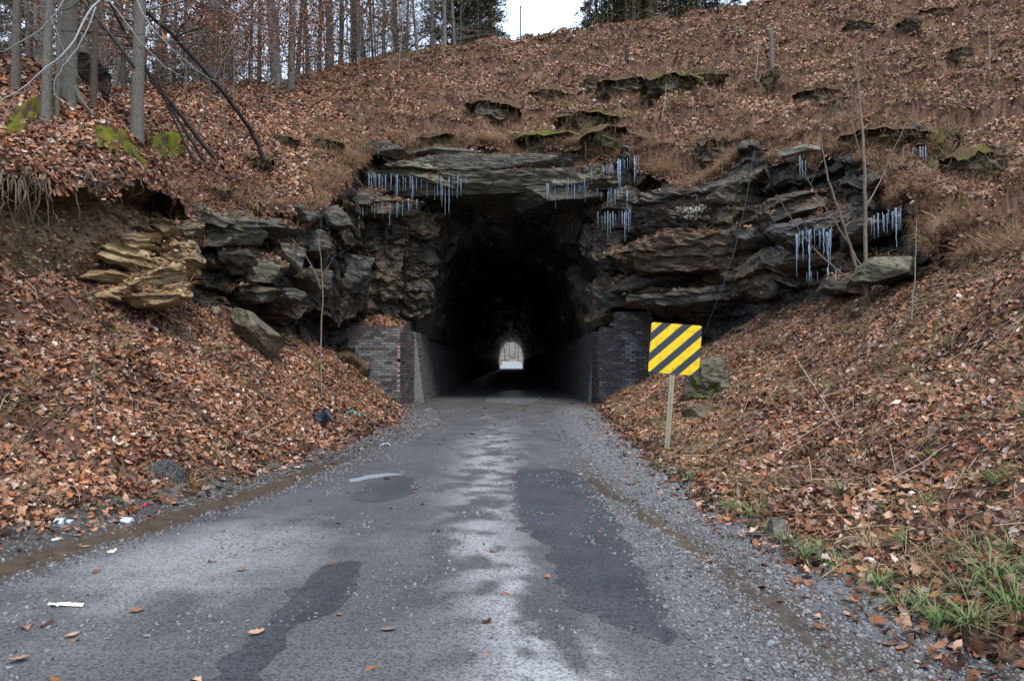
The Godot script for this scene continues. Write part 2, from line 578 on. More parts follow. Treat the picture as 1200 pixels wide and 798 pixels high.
func pick_leaf(bright: float) -> Color:
	var t := rng.randf()
	var c: Color
	if t < 0.26: c = Color(0.18, 0.073, 0.038)
	elif t < 0.48: c = Color(0.26, 0.13, 0.073)
	elif t < 0.64: c = Color(0.075, 0.036, 0.026)
	elif t < 0.79: c = Color(0.33, 0.20, 0.135)
	elif t < 0.89: c = Color(0.19, 0.125, 0.10)
	elif t < 0.94: c = Color(0.27, 0.115, 0.05)
	else: c = Color(0.40, 0.32, 0.27)
	var s := R(0.75, 1.25) * bright
	return Color(c.r * s, c.g * s, c.b * s)

func leaf_basis(n: Vector3, size: float, tilt: float) -> Basis:
	var b := Basis(Quaternion(Vector3.UP, n)) * Basis(Vector3.UP, rng.randf() * TAU)
	b = b * Basis(Vector3.RIGHT, rng.randfn(0.0, tilt)) * Basis(Vector3.BACK, rng.randfn(0.0, tilt))
	if rng.randf() < 0.4:
		b = b * Basis(Vector3.BACK, PI)
	return b.scaled_local(Vector3(size, size, size))

# ------------------------------------------------------------------ the scene
func _ready() -> void:
	rng.seed = 7
	var cam := Camera3D.new()
	cam.name = "camera"
	cam.position = EYE
	cam.rotation.x = PITCH
	cam.fov = rad_to_deg(2.0 * atan(340.0 / (FOCAL * 1024.0 / 1200.0)))
	cam.near = 0.05
	cam.far = 1500.0
	cam.current = true
	add_child(cam)
	var sky_mat := ProceduralSkyMaterial.new()
	sky_mat.sky_top_color = Color(0.78, 0.86, 0.98)
	sky_mat.sky_horizon_color = Color(0.90, 0.94, 1.0)
	sky_mat.sky_curve = 0.2
	sky_mat.ground_bottom_color = Color(0.25, 0.22, 0.2)
	sky_mat.ground_horizon_color = Color(0.45, 0.43, 0.42)
	sky_mat.sun_angle_max = 1.0
	var sky := Sky.new()
	sky.sky_material = sky_mat
	var env := Environment.new()
	env.background_mode = Environment.BG_SKY
	env.sky = sky
	env.background_energy_multiplier = 0.85
	env.tonemap_mode = Environment.TONE_MAPPER_LINEAR
	env.tonemap_exposure = 2.55
	env.sdfgi_enabled = true
	env.ssao_enabled = true
	env.ssil_enabled = true
	var we := WorldEnvironment.new()
	we.name = "environment"
	we.environment = env
	add_child(we)
	var sun := DirectionalLight3D.new()
	sun.name = "sun"
	sun.light_energy = 0.5
	sun.light_angular_distance = 22.0
	sun.light_color = Color(1.0, 0.97, 0.93)
	sun.shadow_enabled = true
	sun.rotation_degrees = Vector3(-62, 25, 0)
	add_child(sun)

	noise_a.seed = 11
	noise_a.frequency = 0.33
	noise_a.fractal_octaves = 3
	noise_b.seed = 12
	noise_b.frequency = 0.8
	noise_b.fractal_octaves = 3
	noise_cell.seed = 13
	noise_cell.noise_type = FastNoiseLite.TYPE_CELLULAR
	noise_cell.cellular_return_type = FastNoiseLite.RETURN_CELL_VALUE
	noise_cell.frequency = 1.0
	noise_cell.cellular_jitter = 0.9
	noise_cell.fractal_type = FastNoiseLite.FRACTAL_NONE
	make_materials()
	make_outline()
	solve_hill()
	make_lower_grid()
	print("terrain solved ", Time.get_ticks_msec())
	build_ground()
	build_hillside()
	build_rock_face()
	build_tunnel()
	build_road()
	build_beyond()
	print("structure ", Time.get_ticks_msec())
	build_brick_walls()
	build_ledges()
	build_sign()
	build_loose_rocks()
	print("objects ", Time.get_ticks_msec())
	build_trees()
	print("trees ", Time.get_ticks_msec())
	build_saplings()
	build_litter()
	build_leaves()
	build_grass()
	print("all ", Time.get_ticks_msec())

func build_ground() -> void:
	var mb := MB.new()
	var pts := PackedVector3Array()
	var cols := PackedColorArray()
	for j in range(LNZ - 1, -1, -1):
		var z := LZ0 + j * LSTEP
		for i in LNX:
			var x := LX0 + i * LSTEP
			pts.append(Vector3(x, LG[j * LNX + i], z))
			var s := 0.8 + 0.5 * noise_b.get_noise_2d(x * 2.0, z * 2.0)
			var c := Color(0.105, 0.062, 0.045)
			var d := -z
			var edge := minf(absf(x - toe_left(d)), absf(x - toe_right(d)))
			var g := 1.0 - sm(0.1, 0.55, edge + 0.3 * noise_b.get_noise_2d(x * 3.0 + 7.0, z * 3.0))
			c = c.lerp(Color(0.10, 0.095, 0.09), g)
			cols.append(Color(c.r * s, c.g * s, c.b * s))
	mb.grid(LNX, LNZ, pts, cols)
	structure("bank_ground", mb.commit(false, true), M.duff, "brown leaf strewn earth banks on both sides of the road", "bank")
	var big := MB.new()
	big.quad(Vector3(-400, -0.5, 400), Vector3(400, -0.5, 400), Vector3(-400, -0.5, -500), Vector3(400, -0.5, -500), Color(0.08, 0.06, 0.045))
	structure("ground", big.commit(false, true), M.duff, "flat brown winter ground around the hill", "ground")

func curve_at(list: Array, t: float) -> Vector3:
	var k := clampi(int(t), 0, list.size() - 2)
	var f := t - k
	var a: Vector3 = list[maxi(k - 1, 0)]
	var b: Vector3 = list[k]
	var c: Vector3 = list[k + 1]
	var d: Vector3 = list[mini(k + 2, list.size() - 1)]
	return b.cubic_interpolate(c, a, d, f) if k > 1 and k < list.size() - 3 else b.lerp(c, f)

func face_params() -> PackedFloat32Array:
	# parameters along the cut spaced about evenly in metres
	var ts := PackedFloat32Array()
	var t := 0.0
	while t < face_low.size() - 1:
		ts.append(t)
		var len: float = (curve_at(face_top, minf(t + 0.02, face_low.size() - 1.0)) - curve_at(face_top, t)).length() / 0.02
		var step := 0.07
		if t < 2.0 or t > face_low.size() - 3.0:
			step = 0.5
		t += step / maxf(len, 0.4)
	ts.append(face_low.size() - 1.0)
	return ts

func fan_dir(t: float) -> Vector3:
	var a := ramp(t, [0.0, 2.0, 5.0, 9.0, 12.0, 15.5, 19.0, 23.0, 26.0, 29.0], [-92.0, -85.0, -78.0, -62.0, -35.0, 0.0, 35.0, 62.0, 84.0, 92.0])
	a = deg_to_rad(a)
	return Vector3(sin(a), 0, -cos(a))

func build_hillside() -> void:
	var ts := face_params()
	var rows := [-0.22, -0.12, 0.0, 0.12, 0.25, 0.4, 0.6, 0.8]
	var r := 0.8
	while r < 90.0:
		r += 0.2 + r * 0.018
		rows.append(r)
	var pts := PackedVector3Array()
	var cols := PackedColorArray()
	for rr in rows:
		for t in ts:
			var c := curve_at(face_top, t)
			var d := fan_dir(t)
			var x: float = c.x + d.x * rr
			var z: float = c.z + d.z * rr
			var y := upper(x, z)
			if rr < 0.0:
				y = upper(c.x, c.z) + (-0.06 if rr > -0.2 else -0.3)
			pts.append(Vector3(x, y, z))
			var s := 0.8 + 0.5 * noise_b.get_noise_2d(x * 1.5, z * 1.5)
			var col := Color(0.135, 0.08, 0.057)
			if noise_a.get_noise_2d(x * 1.7 + 30.0, z * 1.7) > 0.52:
				col = Color(0.07, 0.065, 0.03)
			cols.append(Color(col.r * s, col.g * s, col.b * s))
	var mb := MB.new()
	mb.grid(ts.size(), rows.size(), pts, cols)
	structure("hill", mb.commit(false, true), M.duff, "steep hillside covered in brown leaves above the tunnel", "hillside")

func opening(x: float, y: float, grow := 1.0) -> bool:
	if y < 2.7:
		return x > -4.3 and x < 3.6
	var u := absf((x + 0.15) / (4.1 * grow))
	var v := (y - 2.5) / (5.75 * grow)
	return pow(u, 3.0) + pow(v, 3.0) < 1.0

func build_rock_face() -> void:
	var ts := face_params()
	var rows := 96
	var nt := ts.size()
	var pts := PackedVector3Array()
	var cols := PackedColorArray()
	var cut := PackedByteArray()
	var soil_cut := PackedByteArray()
	for j in rows:
		var v := float(j) / (rows - 1)
		for k in nt:
			var t := ts[k]
			var lo := curve_at(face_low, t)
			var hi := curve_at(face_top, t)
			lo.y = lower(lo.x, lo.z) - 0.35 if absf(lo.x) > 4.0 else -0.2
			hi.y = upper(hi.x, hi.z) - 0.06
			if hi.y < lo.y + 0.3:
				lo.y = hi.y - 0.3
			var d := fan_dir(t)
			var soil := 1.0 - sm(5.6, 7.2, t)
			var p := lo.lerp(hi, v)
			if soil > 0.0:
				# earth slumps forward at the foot and is undercut below the roots
				p -= d * soil * (0.12 * sin(v * PI * 1.15) * (1.0 - v) - 0.45 * sm(0.45, 0.85, v) * (1.0 - sm(0.93, 1.0, v)))
			var tall := clampf((hi.y - lo.y - 0.3) / 1.5, 0.0, 1.0)
			var along := t * 2.1
			var warp := 0.35 * noise_a.get_noise_2d(along * 1.3, p.y * 0.6)
			var yy := p.y + warp + 0.04 * along
			var block := noise_cell.get_noise_2d(along * 0.55, yy * 1.15)
			var sheet := noise_cell.get_noise_2d(along * 0.16 + 60.0, yy * 2.6)
			var chip := noise_cell.get_noise_2d(along * 2.2 + 90.0, yy * 5.5)
			var disp := 0.34 * block + 0.26 * sheet + 0.09 * chip + 0.06 * noise_b.get_noise_2d(along * 2.0, p.y * 2.0)
			var edge := sm(0.0, 0.08, v) * (1.0 - sm(0.94, 1.0, v))
			disp *= lerpf(1.0, 0.18, soil) * tall * edge
			p -= d * disp
			p.y += 0.05 * tall * edge * noise_b.get_noise_2d(along * 3.0, p.y * 3.0 + 20.0)
			pts.append(p)
			cut.append(1 if t < 6.3 or (t > 9.0 and t < 21.0 and opening(p.x, p.y)) else 0)
			soil_cut.append(1 if t > 6.7 else 0)
			if t > 2.0 and t < 6.6 and v < 0.8:
				soil_pts.append(p)
			var tone := 0.75 + 0.5 * block + 0.35 * chip
			var c := Color(0.088, 0.076, 0.064)
			var n1 := noise_a.get_noise_2d(along * 0.9 + 200.0, p.y * 1.4)
			if n1 > 0.18:
				c = c.lerp(Color(0.13, 0.105, 0.08), sm(0.18, 0.4, n1))
			elif n1 < -0.25:
				c = c.lerp(Color(0.045, 0.045, 0.05), sm(0.25, 0.45, -n1))
			tone = clampf(tone, 0.45, 1.5)
			c = Color(c.r * tone, c.g * tone, c.b * tone)
			if soil > 0.0:
				var s2 := 0.85 + 0.5 * noise_b.get_noise_2d(along * 3.0, p.y * 3.0)
				c = c.lerp(Color(0.21 * s2, 0.15 * s2, 0.09 * s2), soil)
			cols.append(c)
	var mb := MB.new()
	mb.grid(nt, rows, pts, cols, cut)
	var o := structure("rock_face", mb.commit(true), M.rock, "dark layered sandstone cliff of the cut around the tunnel mouth", "cliff")
	face_node = o
	var sb := MB.new()
	sb.grid(nt, rows, pts, cols, soil_cut)
	structure("earth_bank", sb.commit(), M.earth, "bare ochre earth slumping below the undercut mossy shelf", "earth bank")
	# solid rock behind the broken face, with the bore left open
	var bk := MB.new()
	var bp := PackedVector3Array()
	var bc := PackedColorArray()
	for j in 2:
		for i in 61:
			var a := PI * i / 60.0
			var q := bore_point(a, -27.4, 1.65)
			if j == 1:
				q = Vector3(-0.18 + 8.0 * cos(a), 2.5 + 7.0 * sin(a), -27.4)
				if i == 0 or i == 60:
					q.y = -0.5
			bp.append(q)
			bc.append(Color(0.085, 0.078, 0.07))
	bk.grid(61, 2, bp, bc)
	obj("rock_backing", bk.commit(true), M.rock, o)

var face_node: Node3D
var soil_pts := PackedVector3Array()

func bore_point(a: float, z: float, back: float) -> Vector3:
	# a 0 at the springing beside the sign, PI at the other side; back = metres inside the mouth
	var open := 1.0 - sm(0.0, 4.0, back)
	var hw := lerpf(3.2, 4.15, open)
	var top := lerpf(7.35, 8.4, open)
	var ca := cos(a)
	var x := -0.18 + hw * signf(ca) * pow(absf(ca), 0.72)
	var y := 2.5 + (top - 2.5) * pow(maxf(sin(a), 0.0), 0.78)
	return Vector3(x, y, z)

func build_tunnel() -> void:
	var around := 110
	var zs := []
	var z := -25.75
	while z > -190.0:
		zs.append(z)
		z -= 0.12 if z > -38.0 else (0.5 if z > -60.0 else 4.0)
	zs.append(-190.0)
	var pts := PackedVector3Array()
	var cols := PackedColorArray()
	for zz in zs:
		for i in around + 1:
			var a := PI * i / around
			var p := bore_point(a, zz, -25.75 - zz)
			var inward := (Vector3(-0.18, 3.6, zz) - p).normalized()
			var s := a * 4.5
			var b1 := noise_cell.get_noise_2d(s * 0.8 + 300.0, zz * 0.45 + p.y * 0.5)
			var b2 := noise_cell.get_noise_2d(s * 2.2 + 400.0, zz * 1.3)
			var dsp := 0.22 * b1 + 0.12 * b2 + 0.12 * noise_b.get_noise_3d(p.x * 1.5, p.y * 1.5, zz * 1.5)
			dsp *= sm(0.0, 0.25, sin(a)) * 0.8 + 0.2
			if zz < -186.0:
				dsp *= 0.5
			p += inward * dsp
			pts.append(p)
			var tone := clampf(0.8 + 0.5 * b1 + 0.3 * b2, 0.4, 1.4)
			cols.append(Color(0.085 * tone, 0.078 * tone, 0.07 * tone))
	var mb := MB.new()
	mb.grid(around + 1, zs.size(), pts, cols)
	structure("tunnel", mb.commit(true), M.rock, "rough rock vault of the long dark tunnel", "tunnel")

func road_color(x: float, d: float) -> Color:
	var n := noise_b.get_noise_2d(x * 2.5, d * 2.5)
	var nb := noise_a.get_noise_2d(x * 2.2, d * 1.2)
	var g := 0.105 + 0.03 * nb + 0.025 * n
	var c := Color(g * 1.0, g * 1.01, g * 1.04)
	# pale worn crown with frost and salt
	var crown := exp(-pow((x + 0.33 - 0.5 * (1.0 - sm(2.5, 7.0, d)) + 0.12 * nb) / (0.24 + 0.016 * d), 2.0)) * (1.0 - sm(12.0, 18.0, d))
	crown *= sm(0.15, 0.75, 0.5 + 1.1 * n + 0.6 * nb)
	c = c.lerp(Color(0.42, 0.43, 0.44), 0.66 * crown)
	var bl := clampf(1.0 - Vector2((x - 0.17 - 0.08 * (d - 3.3)) / 0.2, (d - 3.35) / 0.5).length() + 1.4 * n + 0.5 * nb, 0.0, 1.0)
	c = c.lerp(Color(0.36, 0.37, 0.39), 0.8 * sm(0.15, 0.5, bl))
	var leftp := clampf(1.5 - Vector2((x + 2.35) / 0.85, (d - 5.2) / 0.9).length() + 0.5 * n, 0.0, 1.0)
	c = c.lerp(Color(0.30, 0.305, 0.31), 0.8 * leftp)
	# wheel tracks polished dark
	c = c.lerp(Color(0.075, 0.076, 0.08), 0.45 * exp(-pow((x + 1.35) / 0.4, 2.0)) * (0.6 + 0.8 * n))
	# loose pale gravel by the sign
	var gr := sm(0.75, 1.05, x - 0.02 * d + 0.25 * n) * (1.0 - sm(20.0, 26.0, d))
	c = c.lerp(Color(0.165, 0.165, 0.168), 0.8 * gr)
	# brown mud in the gutters
	var gut := exp(-pow((x - gutter_right(d)) / (0.17 + 0.10 * nb + 0.16 * (1.0 - sm(3.0, 6.0, d))), 2.0)) * sm(-2.0, 3.0, d) * (1.0 - sm(8.5, 11.0, d))
	c = c.lerp(Color(0.085, 0.066, 0.05), clampf(gut * 1.3, 0.0, 0.95))
	var gutl := exp(-pow((x - toe_left(d) - 0.3) / 0.55, 2.0)) * (1.0 - sm(14.0, 19.0, d))
	c = c.lerp(Color(0.055, 0.046, 0.038), clampf(gutl * (1.2 + 0.8 * n), 0.0, 0.92))
	return c

func gutter_right(d: float) -> float:
	return ramp(d, [0.0, 3.0, 5.0, 8.0, 11.0], [1.75, 1.63, 1.52, 1.05, 1.0])

func road_y(x: float, d: float) -> float:
	var y := 0.02 + 0.012 * noise_a.get_noise_2d(x * 2.0, d * 2.0) + 0.005 * noise_b.get_noise_2d(x * 5.0, d * 5.0)
	var gd := 0.16 + 0.07 * noise_a.get_noise_2d(d * 3.0, 20.0)
	y -= 0.04 * exp(-pow((x - gutter_right(d) - 0.06 * noise_a.get_noise_2d(d * 4.0, 40.0)) / gd, 2.0)) * (1.0 - sm(8.5, 10.5, d))
	y -= 0.05 * exp(-pow((x - toe_left(d) - 0.42) / (0.34 + 0.1 * noise_a.get_noise_2d(d * 2.0, 60.0)), 2.0)) * (1.0 - sm(9.5, 12.0, d))
	return y

func build_road() -> void:
	var ds := []
	var d := -8.0
	while d < 30.0:
		ds.append(d)
		d += 0.4 if d < 1.5 else (0.025 + maxf(d - 2.0, 0.0) * 0.012)
	while d < 188.0:
		ds.append(d)
		d += 2.0
	ds.append(188.0)
	var nx := 190
	var pts := PackedVector3Array()
	var cols := PackedColorArray()
	for dd in ds:
		var x0 := toe_left(dd) - 0.5
		var x1 := toe_right(dd) + 0.45
		if dd > 24.0:
			x0 = -3.6
			x1 = 3.2
		for i in nx:
			var x := lerpf(x0, x1, float(i) / (nx - 1))
			pts.append(Vector3(x, road_y(x, dd), -dd))
			cols.append(road_color(x, dd))
	var mb := MB.new()
	mb.grid(nx, ds.size(), pts, cols)
	structure("road", mb.commit(false, true), M.road, "worn grey asphalt road running into the tunnel", "road")
	patch("asphalt_patch", [[605, 552], [628, 549], [652, 549], [672, 553], [690, 562], [706, 580], [720, 602], [733, 630], [745, 660], [768, 700], [792, 738], [786, 756], [768, 752], [735, 735], [700, 728], [668, 708], [655, 690], [650, 668], [643, 655], [648, 640], [630, 632], [612, 622], [604, 600], [600, 572]], M.patch, Color(0.046, 0.049, 0.056), 0.004, "long dark smooth repair patch on the sign side of the road", "asphalt patch")
	patch("asphalt_patch", [[408, 657], [420, 658], [425, 666], [421, 680], [417, 693], [401, 704], [396, 714], [376, 722], [350, 729], [336, 740], [331, 756], [322, 772], [306, 790], [296, 815], [230, 815], [262, 780], [300, 745], [330, 706], [352, 682], [384, 662]], M.patch, Color(0.046, 0.049, 0.055), 0.005, "tapering dark repair patch with ragged edge beside the pale crown", "asphalt patch")
	patch("asphalt_patch", [[432, 566], [452, 558], [470, 556], [484, 559], [490, 570], [486, 579], [470, 583], [446, 588], [424, 588], [414, 581]], M.patch, Color(0.052, 0.055, 0.06), 0.004, "small round dark repair patch near the icy gutter", "asphalt patch")
	water("puddle", func(dd: float) -> float: return toe_left(dd) + 0.42, 0.85, 2.0, 11.0, -0.013, Color(0.06, 0.049, 0.038), "shallow brown muddy water in the gutter below the leaf bank")
	water("puddle", gutter_right, 0.45, 2.0, 9.5, -0.010, Color(0.07, 0.054, 0.04), "narrow muddy water in the channel through the gravel shoulder")
	patch("ice_sheet", [[568, 470], [575, 463], [588, 458.5], [606, 457.5], [624, 459], [634, 464], [631, 469], [620, 473], [606, 474], [590, 472], [578, 472]], flat_mat(Color(0.17, 0.19, 0.21), 0.2), Color(1, 1, 1), 0.012, "pale frozen puddle inside the tunnel mouth", "ice")
	patch("ice_sheet", [[408, 563], [420, 560], [440, 557], [462, 555], [472, 557], [450, 559], [428, 562], [412, 565]], flat_mat(Color(0.26, 0.29, 0.33), 0.2), Color(1, 1, 1), 0.008, "thin pale ice strip at edge of small road patch", "ice")

func water(called: String, centre: Callable, width: float, d0: float, d1: float, y: float, col: Color, label: String) -> void:
	# standing water at one level; the bumpy gutter makes its shoreline
	var pts := PackedVector3Array()
	var cols := PackedColorArray()
	var n := 40
	for j in n:
		var d := lerpf(d0, d1, float(j) / (n - 1))
		for i in 5:
			pts.append(Vector3(centre.call(d) + width * (i / 4.0 - 0.5), y, -d))
			cols.append(col)
	var mb := MB.new()
	mb.grid(5, n, pts, cols)
	structure(called, mb.commit(false, true), M.mud, label, "puddle")

func patch(called: String, outline: Array, m: Material, col: Color, lift: float, label: String, category: String) -> void:
	# a thin irregular sheet lying on the road, its edge broken up
	var poly := PackedVector2Array()
	for k in outline.size():
		var a := ground_point(outline[k][0], outline[k][1])
		var b := ground_point(outline[(k + 1) % outline.size()][0], outline[(k + 1) % outline.size()][1])
		var n := clampi(int(a.distance_to(b) / 0.05), 1, 30)
		for s in n:
			var q := a.lerp(b, float(s) / n)
			var j := 0.09 * minf(1.0, a.distance_to(b) * 3.0)
			q.x += j * noise_b.get_noise_2d(q.x * 5.0, q.y * 5.0)
			q.y += j * noise_b.get_noise_2d(q.x * 5.0 + 50.0, q.y * 5.0)
			poly.append(q)
	var lo := poly[0]
	var hi := poly[0]
	for q in poly:
		lo = lo.min(q)
		hi = hi.max(q)
	# cut into a lattice so that the sheet follows the road
	var mb := MB.new()
	var step := maxf(0.09, (hi.y - lo.y) / 50.0)
	var x := lo.x
	while x < hi.x:
		var y := lo.y
		while y < hi.y:
			var cell := PackedVector2Array([Vector2(x, y), Vector2(x + step, y), Vector2(x + step, y + step), Vector2(x, y + step)])
			for piece in Geometry2D.intersect_polygons(cell, poly):
				var tris := Geometry2D.triangulate_polygon(piece)
				for t in range(0, tris.size(), 3):
					var q := [piece[tris[t]], piece[tris[t + 1]], piece[tris[t + 2]]]
					var w := []
					for e in q:
						w.append(Vector3(e.x, road_y(e.x, -e.y) + lift, e.y))
					var fl: bool = (w[2] - w[0]).cross(w[1] - w[0]).y > 0
					var i0 := mb.v.size()
					for e in 3:
						var wp: Vector3 = w[[0, 1, 2][e] if fl else [0, 2, 1][e]]
						var tn := 1.0 + 0.35 * noise_b.get_noise_2d(wp.x * 2.0, wp.z * 2.0) + 0.3 * noise_a.get_noise_2d(wp.x * 3.0 + 9.0, wp.z * 1.0)
						var pc := Color(col.r * tn, col.g * tn, col.b * tn)
						if called == "asphalt_patch":
							# worn thin towards its edge
							var near := 1.0
							for z in poly.size():
								near = minf(near, Vector2(wp.x, wp.z).distance_to(poly[z]))
							var feather := 0.012 + 0.07 * noise_a.get_noise_2d(wp.x * 2.5 + 77.0, wp.z * 1.5)
							pc = road_color(wp.x, -wp.z).lerp(pc, sm(-0.03, maxf(feather, 0.01), near))
						mb.ix.append(mb.add(wp, pc))
			y += step
		x += step
	# a thin rim down to the road
	for k in poly.size():
		var a := poly[k]
		var b := poly[(k + 1) % poly.size()]
		var ya := road_y(a.x, -a.y)
		var yb := road_y(b.x, -b.y)
		var rim := road_color(a.x, -a.y).lerp(col, 0.5) if called == "asphalt_patch" else col
		mb.quad(Vector3(a.x, ya - 0.01, a.y), Vector3(b.x, yb - 0.01, b.y), Vector3(a.x, ya + lift, a.y), Vector3(b.x, yb + lift, b.y), rim)
	structure(called, mb.commit(true, true), m, label, category)

func ground_point(px: float, py: float) -> Vector2:
	var p := P(px, py, 1.0)
	var k := (EYE.y - 0.02) / (EYE.y - p.y)
	return Vector2(p.x * k, -k)

func far_y(z: float) -> float:
	return 2.4 * sm(190.0, 275.0, -z) + 24.0 * sm(285.0, 420.0, -z)

func build_beyond() -> void:
	# what the far mouth of the tunnel opens on
	var mb := MB.new()
	var n := 60
	var pts := PackedVector3Array()
	var cols := PackedColorArray()
	for j in n:
		var z := -188.0 - 240.0 * pow(float(j) / (n - 1), 1.5)
		for i in n:
			var x := -60.0 + 120.0 * i / (n - 1)
			var side := maxf(absf(x) - 4.5, 0.0)
			var y := far_y(z) - 0.08 + 0.5 * sm(0.0, 5.0, side) + 0.4 * noise_a.get_noise_2d(x, z) * sm(0.0, 4.0, side)
			pts.append(Vector3(x, y, z))
			cols.append(Color(0.20, 0.19, 0.18) if z < -300.0 else (Color(0.17, 0.11, 0.075) if noise_a.get_noise_2d(x * 0.8, z * 0.8) < 0.15 else Color(0.12, 0.125, 0.07)))
	mb.grid(n, n, pts, cols)
	structure("far_ground", mb.commit(false, true), M.duff, "brown and green ground seen through the far tunnel mouth", "ground")
	var rd := MB.new()
	for k in 12:
		var z0 := -187.0 - k * 6.0
		var x0 := 0.0
		var x1 := 0.0
		rd.quad(Vector3(x0 - 3.6, far_y(z0) + 0.06, z0), Vector3(x0 + 3.3, far_y(z0) + 0.06, z0), Vector3(x1 - 3.6, far_y(z0 - 6.0) + 0.06, z0 - 6.0), Vector3(x1 + 3.3, far_y(z0 - 6.0) + 0.06, z0 - 6.0), Color(0.24, 0.245, 0.25))
	structure("far_road", rd.commit(false, true), M.patch, "pale concrete road beyond the far tunnel mouth", "road")

func brick_row_wall(root: Node3D, a: Vector3, b: Vector3, y0: float, tops: Callable, limit: int, pale: Callable) -> void:
	# courses of separate bricks from a to b (plan), face outward to the side of b x up
	var bl := 0.262
	var bh := 0.098
	var along := (b - a)
	var len := along.length()
	var dir := along / len
	var out := dir.cross(Vector3.UP).normalized()
	var box := BoxMesh.new()
	box.size = Vector3(bl - 0.014, bh - 0.014, 0.11)
	var half := BoxMesh.new()
	half.size = Vector3(bl * 0.5 - 0.014, bh - 0.014, 0.11)
	var rot := Basis(dir, Vector3.UP, out)
	var made := 0
	var course := 0
	var y := y0
	while true:
		var any := false
		var s := 0.0
		var first := course % 2 == 1
		while s < len - 0.05:
			var l := bl * 0.5 if first else bl
			l = minf(l, len - s)
			first = false
			var mid := s + l * 0.5
			var q := a + dir * mid
			if y + bh < tops.call(q) + 0.03 * rng.randf():
				any = true
				var buried := y + bh < lower(q.x, q.z + 0.15) - 0.25
				if not buried:
					var o := MeshInstance3D.new()
					o.name = "brick"
					o.mesh = box if l > bl * 0.9 else half
					var w: float = pale.call(q, y)
					var id := rng.randi() % 5
					if rng.randf() < w:
						id = 5 + (1 if rng.randf() < w * 0.5 else 0)
					o.material_override = M.brick[id]
					root.add_child(o, true)
					o.transform = Transform3D(rot * Basis(Vector3.UP, rng.randfn(0, 0.012)), q + Vector3(0, y + bh * 0.5, 0) + out * (-0.045 + rng.randfn(0, 0.006)))
					if l <= bl * 0.9 and absf(l - bl * 0.5) > 0.02:
						o.scale = Vector3(l / (bl * 0.5), 1, 1)
					made += 1
			s += l
		if not any or made > limit:
			break
		y += bh
		course += 1

func lining(root: Node3D, sgn: float, xb: float, xt: float, h: float, z0: float) -> void:
	# the battered brick wall inside the tunnel: mortar backing and joined courses, far courses given over to the wall itself
	var mb := MB.new()
	var z1 := -186.0
	var b0 := Vector3(xb, -0.2, z0)
	var t0 := Vector3(xt, h, z0)
	var b1 := Vector3(xb, -0.2, z1)
	var t1 := Vector3(xt, h, z1)
	var ox := Vector3(sgn * 1.2, 0, 0)
	var col := Color(0.19, 0.185, 0.18)
	if sgn < 0:
		mb.quad(b0, b1, t0, t1, col)
		mb.quad(t0, t1, t0 + ox, t1 + ox, col)
		mb.quad(b0 + ox, b0, t0 + ox, t0, col)
	else:
		mb.quad(b1, b0, t1, t0, col)
		mb.quad(t1, t0, t1 + ox, t0 + ox, col)
		mb.quad(b0, b0 + ox, t0, t0 + ox, col)
	obj("lining_wall", mb.commit(true), M.mortar, root)
	var bk := MB.new()
	var up := (t0 - b0).normalized()
	var out := Vector3(-sgn, 0, 0)
	var y := 0.0
	var row := 0
	while y < h - 0.06:
		var z := z0 - (0.12 if row % 2 else 0.0)
		while z > z0 - 22.0:
			var p := b0 + up * (y + 0.25)
			p.z = z - 0.13
			var s := rng.randf_range(0.7, 1.25)
			bk.box(p + out * rng.randf_range(-0.012, 0.004), Vector3(0, 0, -0.124), up * 0.042, Vector3(0.03, 0, 0), Color(0.13 * s, 0.127 * s, 0.124 * s))
			z -= 0.262
		y += 0.098
		row += 1
	var o := obj("brick_courses", bk.commit(true), M.mortar, root)
	o.set_meta("kind", "stuff")

